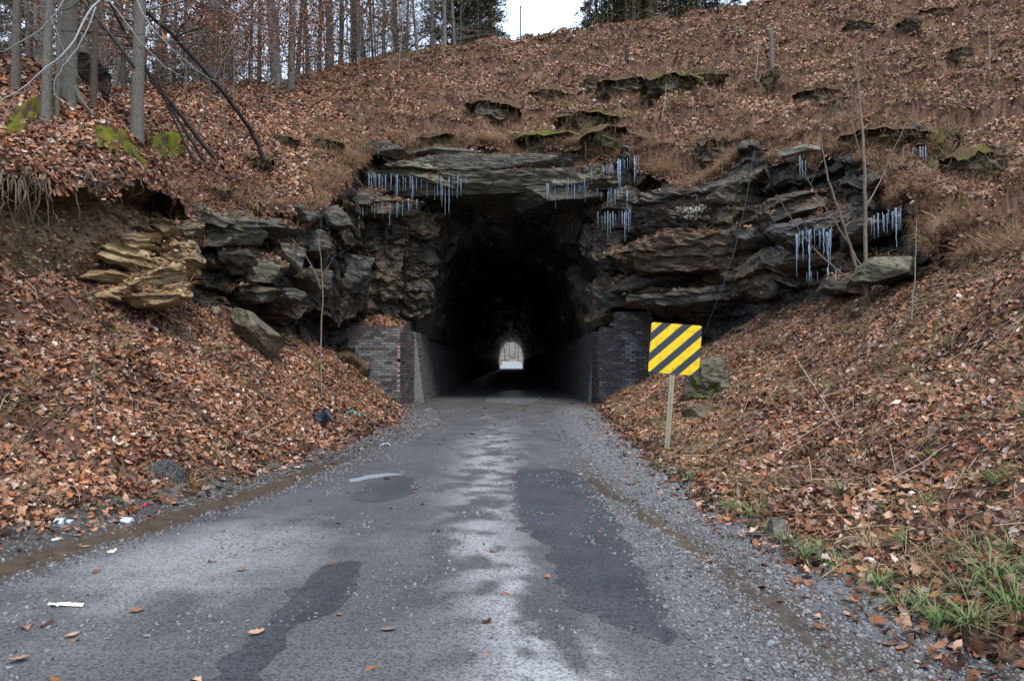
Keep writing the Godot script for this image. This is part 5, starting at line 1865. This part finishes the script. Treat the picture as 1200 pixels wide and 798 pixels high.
func build_litter() -> void:
	# dumped rubbish bag
	var b := hit(374, 497)
	var s := -b.z / FOCAL
	var bagm := flat_mat(Color(0.012, 0.02, 0.03), 0.35)
	var bag := thing("rubbish_bag", "torn dark plastic rubbish bag lying on the leaf bank", "rubbish bag", b)
	var o := obj("body", blob(501, Vector3(20 * s, 15 * s, 16 * s), Color(1, 1, 1), 0.08), bagm, bag)
	o.position = Vector3(-1 * s, 6 * s, 0)
	o = obj("neck", blob(502, Vector3(11 * s, 12 * s, 10 * s), Color(1, 1, 1), 0.08), bagm, bag)
	o.position = Vector3(6 * s, 12 * s, -0.05)
	o.rotation_degrees.z = -30
	var fm := MB.new()
	fm.tube([Vector3(9 * s, 13 * s, 0.02), Vector3(13 * s, 8 * s, 0.05), Vector3(18 * s, 3 * s, 0.08)], [0.05, 0.045, 0.02], 6, Color(1, 1, 1))
	obj("torn_flap", fm.commit(true), bagm, bag)
	litter_strip("plastic_scrap", [[400, 491], [404, 488], [411, 484], [418, 487], [424, 490]], 0.13, Color(0.0, 0.48, 0.45), "bright teal plastic scrap on the leaves near the rubbish bag", 0.06)
	litter_strip("paper_scrap", [[336, 524], [344, 523], [349, 525]], 0.09, Color(0.75, 0.72, 0.72), "white crumpled paper cup on the leaf bank", 0.04)
	litter_strip("paper_scrap", [[374, 513], [379, 512]], 0.07, Color(0.62, 0.62, 0.63), "tiny white wrapper on the bank near the road edge", 0.03)
	litter_strip("paper_scrap", [[445, 528], [452, 526], [458, 528]], 0.05, Color(0.45, 0.5, 0.58), "pale bluish wrapper on gravel at the road edge", 0.02)
	litter_strip("paper_scrap", [[57, 727], [68, 728], [74, 727], [88, 726], [98, 725]], 0.035, Color(0.8, 0.8, 0.82), "twisted white tissue lying on the asphalt", 0.012)
	litter_strip("bottle_cap", [[167, 597], [172, 597]], 0.03, Color(0.65, 0.01, 0.02), "small bright red scrap beside the gutter", 0.02)
	for q in [[68, 612, 16, 9, "white ice lump at the edge of the muddy gutter"], [82, 610, 10, 6, "smaller white ice lump touching the larger one"], [148, 613, 20, 12, "grey translucent ice lump among wet leaves by the gutter"], [170, 612, 8, 6, "little ice chip beside the grey ice lump"], [118, 616, 10, 8, "bluish ice shard on wet leaves by the gutter"], [64, 632, 12, 6, "thin ice plate lying near the gutter water"]]:
		var h := hit(q[0], q[1] + 3)
		var sc := -h.z / FOCAL
		var im := obj("ice_lump", rock_mesh(520 + q[0], Vector3(q[2] * sc, q[3] * sc, q[2] * sc * 0.8), Color(0.5, 0.55, 0.6), 1, 8, 14, 0.06), M.ice_solid)
		im.position = h + Vector3(0, q[3] * sc * 0.25, 0)
		im.rotation.y = R(0, 6)
		tag(im, q[4], "ice lump")
	# heap of asphalt gravel
	var gh := hit(190, 560)
	var gs := -gh.z / FOCAL
	var gp := thing("gravel_heap", "small heap of dark gravel on the leaf bank", "gravel heap", gh)
	var mm := MB.new()
	var pts := PackedVector3Array()
	var cols := PackedColorArray()
	for j in 15:
		for i in 19:
			var u := 2.0 * i / 18.0 - 1.0
			var v := 2.0 * j / 14.0 - 1.0
			var x: float = gh.x + u * 23 * gs
			var z: float = gh.z - 0.12 - v * 0.2
			var r := minf(1.0, sqrt(u * u + v * v))
			pts.append(Vector3(x, lower(x, z) - 0.02 + 0.10 * (1.0 - r * r), z) - gh)
			cols.append(Color(0.04, 0.043, 0.047))
	mm.grid(19, 15, pts, cols)
	obj("mound", mm.commit(), M.pebble, gp)
	var xf := []
	var cc := PackedColorArray()
	for k in 900:
		var u := R(-1, 1)
		var v := R(-1, 1)
		var r := sqrt(u * u + v * v)
		if r > 1.05: continue
		var x: float = gh.x + u * 23 * gs
		var z: float = gh.z - 0.12 - v * 0.2
		xf.append(Transform3D(Basis(Vector3(R(-1, 1), R(-1, 1), R(-1, 1)).normalized(), R(0, 6)).scaled(Vector3.ONE * R(0.012, 0.026)), Vector3(x, lower(x, z) - 0.015 + 0.10 * (1.0 - minf(1.0, r * r)), z) - gh))
		var t := R(0.03, 0.09)
		cc.append(Color(t, t * 1.03, t * 1.08))
	scatter("stones", pebble_mesh(3), M.pebble, xf, cc, "", "", gp)
	# sticks lying on the banks
	for q in [[[735, 778, 0], [800, 730, 0], 0.0]]:
		pass
	var k := 0
	for q in [[[868, 560], [960, 505], [1010, 478], "long pale dead stalk lying on the bank by the green grass"], [[1000, 590], [1100, 545], [1200, 470], "long bare stalk slanting up the bank beyond the grass clumps"], [[700, 500], [735, 520], [760, 528], "thin twig near the sign post foot"], [[930, 420], [965, 470], [985, 510], "pale bent stalk sloping down the middle of the bank"], [[1000, 625], [1080, 628], [1170, 634], "brown stem lying level above the green grass clumps"], [[80, 460], [120, 440], [140, 436], "short grey stick on the leaf bank below the yellow rocks"], [[350, 488], [380, 470], [395, 455], "curved twig rising from behind the rubbish bag"], [[290, 515], [330, 500], [352, 480], "bent bare twig lying uphill of the paper cup"], [[1010, 540], [1040, 490], [1050, 560], "looped dry stalk arching over the bank"], [[860, 440], [920, 415], [990, 400], "thin dead stalk across the upper bank"], [[1060, 460], [1120, 420], [1190, 390], "pale dead stalk across the steep end of the bank"], [[1080, 250], [1130, 275], [1180, 310], "bent pale stick below the mossy ledge"], [[1085, 220], [1140, 205], [1190, 190], "pale branch lying across the grassy ledges"], [[560, 495], [575, 488], [590, 500], "tiny stick lying on the road"]]:
		var mb := MB.new()
		var pt := []
		for e in 3:
			pt.append(hit(q[e][0], q[e][1]) + Vector3(0, 0.025 + (0.06 if e == 1 else 0.02), 0))
		var r: float = 0.0009 * -pt[1].z
		var mids := []
		var rad := []
		for e in 9:
			var f := e / 8.0
			mids.append((pt[0].lerp(pt[1], f)).lerp(pt[1].lerp(pt[2], f), f) + Vector3(R(-1, 1), R(-0.5, 1), R(-1, 1)) * 0.012)
			rad.append(r * lerpf(1.2, 0.5, f))
		mb.tube(mids, rad, 5, Color(0.30, 0.23, 0.16) * R(0.7, 1.2))
		tag(obj("fallen_stick", mb.commit(), M.twig), q[3], "stick")
		k += 1
	for q in [[852, 394, 882, 379, "weathered grey board lying against leaves under the rock stack"], [836, 408, 858, 398, "shorter weathered board below the first under the rock stack"]]:
		var a := hit(q[0], q[1])
		var e := hit(q[2], q[3])
		var mb := MB.new()
		var ax := (e - a) * 0.5
		var az := ax.cross(Vector3.UP).normalized() * 0.07
		mb.box((a + e) * 0.5 + Vector3(0, 0.05, 0), ax, ax.cross(az).normalized() * -0.014 if ax.cross(az).y < 0 else ax.cross(az).normalized() * 0.014, az, Color(0.2, 0.2, 0.19))
		tag(obj("board", mb.commit(true), M.bark), q[4], "board")
	# single leaves blown on to the asphalt
	for q in [[22, 775, 0, "large tan oak leaf lying alone on the asphalt"], [84, 746, 1, "curled pale leaf on asphalt near the white tissue"], [30, 737, 2, "reddish leaf on the asphalt near the tan oak leaf"], [100, 636, 1, "rusty leaf floating at the edge of muddy gutter"], [300, 744, 0, "dead leaf lying beside the tapering dark patch"]]:
		var g := ground_point(q[0], q[1])
		var lo := obj("fallen_leaf", leaf_mesh(q[2]), leaf_single[k % 3])
		lo.position = Vector3(g.x, road_y(g.x, -g.y) + 0.012, g.y)
		lo.rotation.y = R(0, 6)
		lo.scale = Vector3.ONE * R(0.07, 0.10)
		tag(lo, q[3], "leaf")
		k += 1

var leaf_single := []

func litter_strip(called: String, path: Array, width: float, col: Color, label: String, height: float) -> void:
	# a crumpled strip of thin sheet with thickness, resting on the ground
	var mb := MB.new()
	var n := 10
	var rows := []
	for k in n + 1:
		var f := float(k) / n * (path.size() - 1)
		var i := mini(int(f), path.size() - 2)
		var px: float = lerpf(path[i][0], path[i + 1][0], f - i)
		var py: float = lerpf(path[i][1], path[i + 1][1], f - i)
		var h := hit(px, py)
		var y := maxf(h.y, road_y(h.x, -h.z))
		rows.append([Vector3(h.x, y + 0.008 + R(0.0, height), h.z + width * R(0.35, 0.6)), Vector3(h.x, y + 0.012 + height * R(0.6, 1.4), h.z), Vector3(h.x, y + 0.008 + R(0, height), h.z - width * R(0.35, 0.6))])
	for k in n:
		for e in 2:
			mb.quad(rows[k][e], rows[k + 1][e], rows[k][e + 1], rows[k + 1][e + 1], Color(1, 1, 1))
			var dn := Vector3(0, -0.004, 0)
			mb.quad(rows[k + 1][e] + dn, rows[k][e] + dn, rows[k + 1][e + 1] + dn, rows[k][e + 1] + dn, Color(1, 1, 1))
	tag(obj(called, mb.commit(true), flat_mat(col, 0.5)), label, "litter")

func pebble_mesh(seed: int) -> ArrayMesh:
	var r := RandomNumberGenerator.new()
	r.seed = seed
	var mb := MB.new()
	var top := mb.add(Vector3(0, 0.6, 0), Color(1, 1, 1))
	var bot := mb.add(Vector3(0, -0.6, 0), Color(1, 1, 1))
	var ring := []
	for k in 6:
		var a := TAU * k / 6.0
		var l := r.randf_range(0.7, 1.1)
		ring.append([mb.add(Vector3(cos(a) * l, r.randf_range(0.15, 0.4), sin(a) * l), Color(1, 1, 1)), mb.add(Vector3(cos(a) * l, r.randf_range(-0.4, -0.15), sin(a) * l), Color(1, 1, 1))])
	for k in 6:
		var n := (k + 1) % 6
		mb.ix.append_array([top, ring[k][0], ring[n][0], ring[k][0], ring[k][1], ring[n][0], ring[n][0], ring[k][1], ring[n][1], bot, ring[n][1], ring[k][1]])
	return mb.commit(true)

func in_view(x: float, d: float, y: float) -> bool:
	if d < 1.2:
		return false
	return absf(x) < 0.76 * d + 1.2 and (y - 1.45) / d < 0.60

var leaf_t := []
var ledge_tufts := []

func leaf_templates() -> void:
	# outlines of a fallen leaf one unit long: lobed for near ones, six-sided farther off, a folded diamond on the hill
	var shapes := [[[0.0, 0.03], [0.18, 0.21], [0.30, 0.15], [0.48, 0.34], [0.62, 0.22], [0.78, 0.26], [1.0, 0.0]], [[0.0, 0.02], [0.2, 0.17], [0.45, 0.26], [0.7, 0.2], [1.0, 0.0]], [[0.0, 0.04], [0.16, 0.40], [0.32, 0.24], [0.48, 0.42], [0.68, 0.17], [1.0, 0.0]], [[0.0, 0.0], [0.35, 0.30], [0.7, 0.24], [1.0, 0.0]], [[0.0, 0.0], [0.45, 0.40], [1.0, 0.0]]]
	for q in shapes.size():
		var w: Array = shapes[q]
		var v := PackedVector3Array()
		var ix := PackedInt32Array()
		var curl := [0.5, 0.3, -0.4, 0.35, 0.0][q] as float
		var fold := [0.32, 0.22, 0.42, 0.35, 0.4][q] as float
		for a in w:
			var y: float = curl * pow(a[0] - 0.5, 2) * 1.6
			v.append(Vector3(-a[1], y + fold * a[1] * 0.7, 0.5 - a[0]))
			v.append(Vector3(0, y, 0.5 - a[0]))
			v.append(Vector3(a[1], y + fold * a[1] * 1.4, 0.5 - a[0]))
		for k in w.size() - 1:
			for e in 2:
				var a := k * 3 + e
				if not (w[k][1] == 0.0):
					ix.append_array([a, a + 3, a + 1])
				else:
					ix.append_array([k * 3 + 1, a + 3, a + 4])
					continue
				if w[k + 1][1] != 0.0:
					ix.append_array([a + 1, a + 3, a + 4])
		if q == 4:
			v = PackedVector3Array([Vector3(0, 0, 0.5), Vector3(0, 0, -0.5), Vector3(-0.4, 0.12, 0.05), Vector3(0.4, 0.2, 0.05)])
			ix = PackedInt32Array([0, 1, 3, 2, 1, 0])
		leaf_t.append([v, ix])

func leaf_into(mb: MB, b: Basis, o: Vector3, kind: int, col: Color) -> void:
	var t: Array = leaf_t[kind]
	var base := mb.v.size()
	for p in t[0]:
		mb.v.append(o + b * p)
		mb.c.append(col)
	for i in t[1]:
		mb.ix.append(base + i)

func build_leaves() -> void:
	leaf_templates()
	var picked := []
	var mb := MB.new()
	var count := 0
	for k in 520000:
		var d := 25.5 * pow(rng.randf(), 0.72)
		var x := R(-10.0, 10.5)
		if not in_view(x, d, 0.0) or not in_cut(x, -d):
			continue
		var s := lerpf(0.062, 0.115, d / 25.0) * (0.45 + 1.0 * pow(rng.randf(), 1.3))
		var ul := toe_left(d) - x
		var ur := x - toe_right(d)
		var u := maxf(ul, ur)
		if d > 24.2 and u > -0.4 and x > -3.8:
			continue
		if u < -0.15:
			if rng.randf() > 0.0025 + 0.05 * sm(-0.6, -0.15, u):
				continue
		else:
			var edge := sm(-0.2, 0.7, u + 0.5 * noise_b.get_noise_2d(x * 3.0, d * 3.0))
			if rng.randf() > edge * 1.0 + 0.06:
				continue
			if rng.randf() > lerpf(1.2, 0.6, d / 25.0):
				continue
			if noise_a.get_noise_2d(x * 2.2 + 400.0, d * 2.2) > 0.36 and rng.randf() < 0.55:
				continue
		var y := maxf(lower(x, -d), road_y(x, d) if u < 0.3 else -1.0)
		var n := slope_at(x, -d, true) if u > -0.2 else Vector3.UP
		var flat := 0.12 if u < 0.0 else 0.55
		var wet := 0.5 if (u < 0.35 and rng.randf() < 0.6) else 1.0
		if picked.size() < 300 and u > 0.0 and d < 6.5 and s > 0.07:
			picked.append([Transform3D(leaf_basis(n, s, flat), Vector3(x, y + R(0.02, 0.05), -d)), rng.randi() % 3])
			continue
		leaf_into(mb, leaf_basis(n, s, flat), Vector3(x, y + (0.006 if u < 0.0 else R(0.0, 0.045)), -d), rng.randi() % 3 if d < 8.0 else 3, pick_leaf(wet * (1.0 + 0.65 * noise_a.get_noise_2d(x * 1.5, d * 1.5) + 0.3 * noise_b.get_noise_2d(x * 1.5, d * 1.5))))
		count += 1
	print("bank leaves ", count, " tris ", mb.ix.size() / 3)
	var o := obj("bank_leaf_litter", mb.commit(), M.leaf)
	tag(o, "thick brown and tan fallen leaves covering the roadside banks", "leaf litter", "", "stuff")
	# the largest of them in view, each a piece of its own
	var one := []
	for i in 3:
		var lm := MB.new()
		leaf_into(lm, Basis(), Vector3.ZERO, i, Color(1, 1, 1))
		one.append(lm.commit())
	var tints := []
	for i in 12:
		var m := flat_mat(pick_leaf(1.0), 0.7, 0.3)
		tints.append(m)
	for q in picked:
		var e := obj("leaf", one[q[1]], tints[rng.randi() % 12], o)
		e.transform = q[0]
	mb = MB.new()
	count = 0
	for k in 520000:
		var d := 8.0 + 40.0 * pow(rng.randf(), 0.85)
		if k < 90000:
			d = R(8.0, 17.0)
		var x := R(-0.82, 0.82) * d
		if in_cut(x, -d):
			continue
		var y := upper(x, -d)
		if not in_view(x, d, y):
			continue
		var s := lerpf(0.09, 0.17, clampf((d - 8.0) / 34.0, 0.0, 1.0)) * R(0.5, 1.4)
		var patchy := noise_a.get_noise_2d(x * 1.1 + 500.0, d * 1.1)
		if patchy > 0.34 and rng.randf() < 0.45:
			continue
		var c := pick_leaf(1.0 + 0.6 * noise_a.get_noise_2d(x * 0.9, d * 0.9) + 0.25 * noise_b.get_noise_2d(x, d))
		if x > -4.0 and rng.randf() < 0.35:
			c = c.lerp(Color(0.27, 0.19, 0.13), 0.7)
		leaf_into(mb, leaf_basis(slope_at(x, -d, false), s, 0.55), Vector3(x, y + R(0.0, 0.07), -d), 3 if d < 13.0 else 4, c)
		count += 1
	for k in 1300:
		var p := soil_pts[rng.randi() % soil_pts.size()]
		leaf_into(mb, leaf_basis(Vector3(0.5, 0.7, 0.4).normalized(), R(0.05, 0.1), 0.5), p + Vector3(0.02, 0.02, 0.02), 3, pick_leaf(R(0.6, 1.0)))
	# leaves and straw caught on the tops of the ledges
	for c in face_node.get_children():
		if not String(c.name).begins_with("rock_slab"):
			continue
		var f: PackedVector3Array = c.mesh.get_faces()
		for k in range(0, f.size(), 3):
			var a: Vector3 = c.transform * f[k]
			var b: Vector3 = c.transform * f[k + 1]
			var e: Vector3 = c.transform * f[k + 2]
			var cr := (e - a).cross(b - a)
			var area := cr.length() * 0.5
			if area < 1e-6 or cr.normalized().y < 0.55:
				continue
			if noise_a.get_noise_2d(a.x * 1.5, a.z * 1.5 + a.y * 2.0) < -0.05:
				continue
			var many := area * 110.0
			while many > 0.0:
				if rng.randf() < many:
					var u := rng.randf()
					var v := rng.randf() * (1.0 - u)
					leaf_into(mb, leaf_basis(cr.normalized(), R(0.07, 0.14), 0.4), a + (b - a) * u + (e - a) * v + Vector3(0, R(0.005, 0.04), 0), 3, pick_leaf(R(0.6, 1.0)))
					if rng.randf() < 0.05:
						ledge_tufts.append(a)
				many -= 1.0
	# leaves spilling over the lip of the cut
	for k in 16000:
		var t := R(3.0, 27.0)
		var c0 := curve_at(face_top, t)
		var dir := fan_dir(t)
		var off := R(-0.26, 0.35)
		var p := c0 + dir * off
		p.y = upper(p.x, p.z) if off > 0.0 else upper(c0.x, c0.z) + (0.5 * off if off > -0.12 else -0.06 + (off + 0.12) * 2.2)
		var nn := slope_at(p.x, p.z, false) if off > 0.0 else (Vector3.UP - dir * 1.4).normalized()
		leaf_into(mb, leaf_basis(nn, R(0.07, 0.14), 0.45), p + nn * R(0.0, 0.05), 3, pick_leaf(R(0.6, 1.05)))
	print("hill leaves ", count, " tris ", mb.ix.size() / 3)
	o = obj("hill_leaf_litter", mb.commit(), M.leaf)
	tag(o, "brown and straw coloured fallen leaves covering the hillside above the tunnel", "leaf litter", "", "stuff")

func build_grass() -> void:
	# dry grass: dense along the brow of the cut, thinner over the slopes
	var dry := [tuft_mesh(1, 17, 0.75, 1.0, 0.012, 3), tuft_mesh(2, 15, 0.5, 0.8, 0.010, 3), tuft_mesh(3, 14, 0.95, 1.2, 0.012, 3)]
	var xf := [[], [], []]
	var cols := [PackedColorArray(), PackedColorArray(), PackedColorArray()]
	for k in 4200:
		var t := R(6.5, 27.0)
		if t < 9.5 and rng.randf() < 0.75:
			continue
		var c := curve_at(face_top, t)
		var dir := fan_dir(t)
		var off := R(-0.25, 0.5) if rng.randf() < 0.65 else R(0.3, 3.0)
		var p := c + dir * off
		p.y = (upper(p.x, p.z) if off > 0.0 else upper(c.x, c.z)) - 0.04
		var i := rng.randi() % 3
		var b := Basis(Quaternion(Vector3.UP, (Vector3.UP - dir * R(0.3, 1.2)).normalized())) * Basis(Vector3.UP, R(0, TAU))
		xf[i].append(Transform3D(b.scaled_local(Vector3.ONE * R(0.3, 0.75)), p))
		var s := R(0.65, 1.25)
		cols[i].append(Color(0.20 * s, 0.115 * s, 0.07 * s) if rng.randf() < 0.75 else Color(0.26 * s, 0.19 * s, 0.11 * s))
	for k in 24000:
		var d := 9.0 + 36.0 * pow(rng.randf(), 0.8)
		var x := R(-0.3, 0.82) * d
		if in_cut(x, -d):
			continue
		var clump := noise_a.get_noise_2d(x * 1.3 + 700.0, d * 1.3)
		var lip := noise_a.get_noise_2d(x * 0.75 + 800.0, -d * 1.6)
		if (lip < 0.05 or lip > 0.16) and clump < 0.12 and rng.randf() < 0.9:
			continue
		var y := upper(x, -d)
		if not in_view(x, d, y):
			continue
		var i := rng.randi() % 3
		var n := slope_at(x, -d, false)
		var b := Basis(Quaternion(Vector3.UP, (n + Vector3.BACK * 0.5).normalized())) * Basis(Vector3.UP, R(0, TAU))
		xf[i].append(Transform3D(b.scaled_local(Vector3.ONE * R(0.28, 0.7)), Vector3(x, y - 0.03, -d)))
		var s := R(0.6, 1.2)
		cols[i].append(Color(0.19 * s, 0.115 * s, 0.07 * s) if rng.randf() < 0.8 else Color(0.14 * s, 0.14 * s, 0.05 * s))
	for q in ledge_tufts:
		var i := rng.randi() % 3
		var bb := Basis(Quaternion(Vector3.UP, Vector3(R(-0.5, 0.5), 1.0, R(0.2, 1.4)).normalized())) * Basis(Vector3.UP, R(0, TAU))
		xf[i].append(Transform3D(bb.scaled_local(Vector3.ONE * R(0.25, 0.55)), q - Vector3(0, 0.03, 0)))
		var sc1 := R(0.6, 1.2)
		cols[i].append(Color(0.20 * sc1, 0.12 * sc1, 0.072 * sc1))
	# shaggy grass growing over and around the tussocks
	for q in tussocks:
		for e in 26:
			var x: float = q[0].x + R(-0.65, 0.65) * q[1]
			var z: float = q[0].z - q[1] * 0.22 + R(-0.5, 0.42) * q[1]
			var inside: bool = absf(x - q[0].x) < q[1] * 0.5 and absf(z - q[0].z + q[1] * 0.22) < q[1] * 0.36
			var y: float = q[0].y + q[2] * R(0.75, 0.95) if inside else upper(x, z)
			var i := rng.randi() % 3
			var bb := Basis(Quaternion(Vector3.UP, Vector3(R(-0.4, 0.4), 1.0, R(0.3, 1.4)).normalized())) * Basis(Vector3.UP, R(0, TAU))
			xf[i].append(Transform3D(bb.scaled_local(Vector3.ONE * R(0.3, 0.75) * clampf(q[2] * 1.1, 0.35, 1.0)), Vector3(x, y - 0.03, z)))
			var sc0 := R(0.55, 1.2)
			cols[i].append(Color(0.20 * sc0, 0.125 * sc0, 0.075 * sc0) if rng.randf() < 0.8 else Color(0.15 * sc0, 0.15 * sc0, 0.05 * sc0))
	for k in 7500:
		var d := 3.0 + 20.0 * pow(rng.randf(), 0.9)
		var x := toe_right(d) + R(0.3, 7.0) if rng.randf() < 0.82 else toe_left(d) - R(0.2, 4.0)
		if not in_cut(x, -d) or not in_view(x, d, 0.0):
			continue
		if noise_a.get_noise_2d(x * 1.4 + 900.0, d * 1.4) < 0.0 and rng.randf() < 0.75:
			continue
		var i := rng.randi() % 3
		var b := Basis(Quaternion(Vector3.UP, slope_at(x, -d, true))) * Basis(Vector3.UP, R(0, TAU))
		xf[i].append(Transform3D(b.scaled_local(Vector3.ONE * R(0.10, 0.36)), Vector3(x, lower(x, -d) - 0.01, -d)))
		var s := R(0.7, 1.3)
		cols[i].append(Color(0.27 * s, 0.19 * s, 0.115 * s) if rng.randf() < 0.8 else Color(0.15 * s, 0.17 * s, 0.07 * s))
	for i in 3:
		scatter("dry_grass", dry[i], M.straw, xf[i], cols[i], ["drooping rusty dry grass along ledges and banks", "thin straw coloured dry grass along ledges and banks", "long matted dry grass along ledges and banks"][i], "dry grass")
	# green grass clumps on the sign side, each on its own
	var green := [tuft_mesh(11, 60, 0.35, 0.7, 0.014, 5), tuft_mesh(12, 44, 0.45, 0.9, 0.014, 5)]
	var gm := [flat_mat(Color(0.10, 0.17, 0.045), 0.7), flat_mat(Color(0.14, 0.16, 0.07), 0.7)]
	var places := [[985, 580, 0.22], [1165, 680, 0.30], [1190, 720, 0.28], [1085, 712, 0.22], [1100, 735, 0.2], [965, 650, 0.22], [925, 640, 0.2], [880, 605, 0.2], [855, 598, 0.18], [1130, 690, 0.18], [1175, 570, 0.2], [1090, 590, 0.18], [775, 552, 0.2], [760, 540, 0.18], [1060, 640, 0.18], [300, 560, 0.2], [280, 566, 0.16], [340, 540, 0.16], [60, 590, 0.15], [110, 596, 0.16], [140, 590, 0.14], [430, 528, 0.18], [455, 512, 0.18], [380, 535, 0.14], [1010, 640, 0.16], [790, 556, 0.18], [805, 565, 0.16], [835, 588, 0.17], [870, 600, 0.15], [900, 622, 0.18], [945, 655, 0.2], [990, 668, 0.2], [1030, 690, 0.2], [1060, 720, 0.22], [1140, 740, 0.24], [1150, 650, 0.2], [1185, 650, 0.2], [745, 532, 0.14], [1040, 600, 0.18]]
	for k in places.size():
		var q: Array = places[k]
		var h := hit(q[0], q[1])
		var sign_side: bool = q[0] > 600
		var o := obj("grass_clump", green[k % 2], gm[0 if k % 3 else 1])
		o.position = h - Vector3(0, 0.015, 0)
		o.rotation.y = R(0, TAU)
		o.scale = Vector3.ONE * q[2] * (1.5 if sign_side else 1.1)
		tag(o, "green grass clump growing on the bank on the sign's side of the road" if sign_side else "green grass clump growing at the foot of the bank with the rubbish bag", "grass clump", "green grass clumps by the sign" if sign_side else "green grass clumps below the rubbish bag")
	# dry stalks strewn over the bank by the sign and on the hill
	var rod := MB.new()
	rod.tube([Vector3(0, 0, -0.5), Vector3(0.02, 0.03, 0.0), Vector3(-0.01, 0, 0.5)], [0.006, 0.005, 0.003], 4, Color(1, 1, 1))
	var sx := []
	var sc := PackedColorArray()
	for k in 5200:
		var low := k < 3000
		var d := 3.0 + 19.0 * pow(rng.randf(), 0.9) if low else R(12.0, 40.0)
		var x := toe_right(d) + R(0.4, 7.0) if low else R(-0.35, 0.8) * d
		if low and rng.randf() < 0.14:
			x = toe_left(d) - R(0.4, 4.0)
		if in_cut(x, -d) != low or not in_view(x, d, 0.0 if low else upper(x, -d)):
			continue
		if low and noise_a.get_noise_2d(x * 1.2 + 60.0, d * 1.2) < -0.05 and rng.randf() < 0.7:
			continue
		var n := slope_at(x, -d, low)
		var b := Basis(Quaternion(Vector3.UP, n)) * Basis(Vector3.UP, R(0, TAU)) * Basis(Vector3.RIGHT, rng.randfn(0.05, 0.16))
		var l := R(0.2, 0.75) * (1.0 if low else 1.5)
		var th := (0.55 + 0.03 * d) * R(0.6, 1.3)
		sx.append(Transform3D(b.scaled_local(Vector3(th, th, l)), Vector3(x, (lower(x, -d) if low else upper(x, -d)) + R(0.02, 0.07), -d)))
		var t := R(0.6, 1.25)
		sc.append(Color(0.30 * t, 0.225 * t, 0.155 * t) if rng.randf() < 0.7 else Color(0.15 * t, 0.095 * t, 0.065 * t))
	scatter("dry_stalks", rod.commit(), M.twig, sx, sc, "thin pale dead stalks strewn over the leaves", "stalks")
	# stones sticking out of the bare earth
	var ex := []
	var ec := PackedColorArray()
	for k in 900:
		var p := soil_pts[rng.randi() % soil_pts.size()]
		var e := R(0.01, 0.035) * (2.0 if rng.randf() < 0.06 else 1.0)
		ex.append(Transform3D(Basis(Vector3(R(-1, 1), R(-1, 1), R(-1, 1)).normalized(), R(0, 6)).scaled(Vector3(e * 1.4, e * 0.8, e)), p))
		var t := R(0.7, 1.3)
		ec.append(Color(0.25 * t, 0.19 * t, 0.12 * t))
	scatter("earth_stones", pebble_mesh(31), M.pebble, ex, ec, "ochre stones sticking out of the bare earth below the roots", "stones")
	# low green plants and moss tufts dotted over the hill
	var px2 := []
	var pc2 := PackedColorArray()
	for k in 1500:
		var d := R(11.0, 42.0)
		var x := R(-0.6, 0.8) * d
		if in_cut(x, -d) or noise_a.get_noise_2d(x * 1.6 + 30.0, d * 1.6) < 0.25:
			continue
		var y := upper(x, -d)
		if not in_view(x, d, y):
			continue
		px2.append(Transform3D(Basis(Vector3.UP, R(0, TAU)).scaled(Vector3(1.0, 0.6, 1.0) * R(0.12, 0.3)), Vector3(x, y, -d)))
		var t := R(0.7, 1.3)
		pc2.append(Color(0.10 * t, 0.135 * t, 0.035 * t) if rng.randf() < 0.6 else Color(0.17 * t, 0.16 * t, 0.035 * t))
	scatter("low_plants", tuft_mesh(15, 20, 0.5, 1.2, 0.05, 3), M.straw, px2, pc2, "small green plants and moss tufts dotted over the leafy hillside", "ground plants")
	# gravel along both edges of the asphalt
	var gx := [[], []]
	var gc := [PackedColorArray(), PackedColorArray()]
	for k in 60000:
		var d := 2.0 + 20.0 * pow(rng.randf(), 1.5)
		var x: float
		if rng.randf() < 0.62:
			x = toe_right(d) + R(-1.15, 0.35)
			if rng.randf() > sm(-1.15, -0.6, x - toe_right(d)) + 0.1:
				continue
		elif rng.randf() < 0.4:
			x = toe_left(d) + R(-0.3, 1.0)
		else:
			x = R(-3.5, 1.0)
			if noise_b.get_noise_2d(x * 1.2, d * 0.8) < 0.12:
				continue
		var y := maxf(road_y(x, d), lower(x, -d))
		var s := R(0.004, 0.011) * (1.0 + 0.03 * d) * (1.6 if rng.randf() < 0.05 else 1.0)
		var i := rng.randi() % 2
		gx[i].append(Transform3D(Basis(Vector3(R(-1, 1), R(-1, 1), R(-1, 1)).normalized(), R(0, 6)).scaled(Vector3.ONE * s), Vector3(x, y + s * 0.2, -d)))
		var t := R(0.06, 0.23)
		gc[i].append(Color(t, t, t * 1.03))
	for i in 2:
		scatter("gravel", pebble_mesh(21 + i), M.pebble, gx[i], gc[i], ["pale angular loose gravel along the road edges", "grey loose gravel chips along the road edges"][i], "gravel")
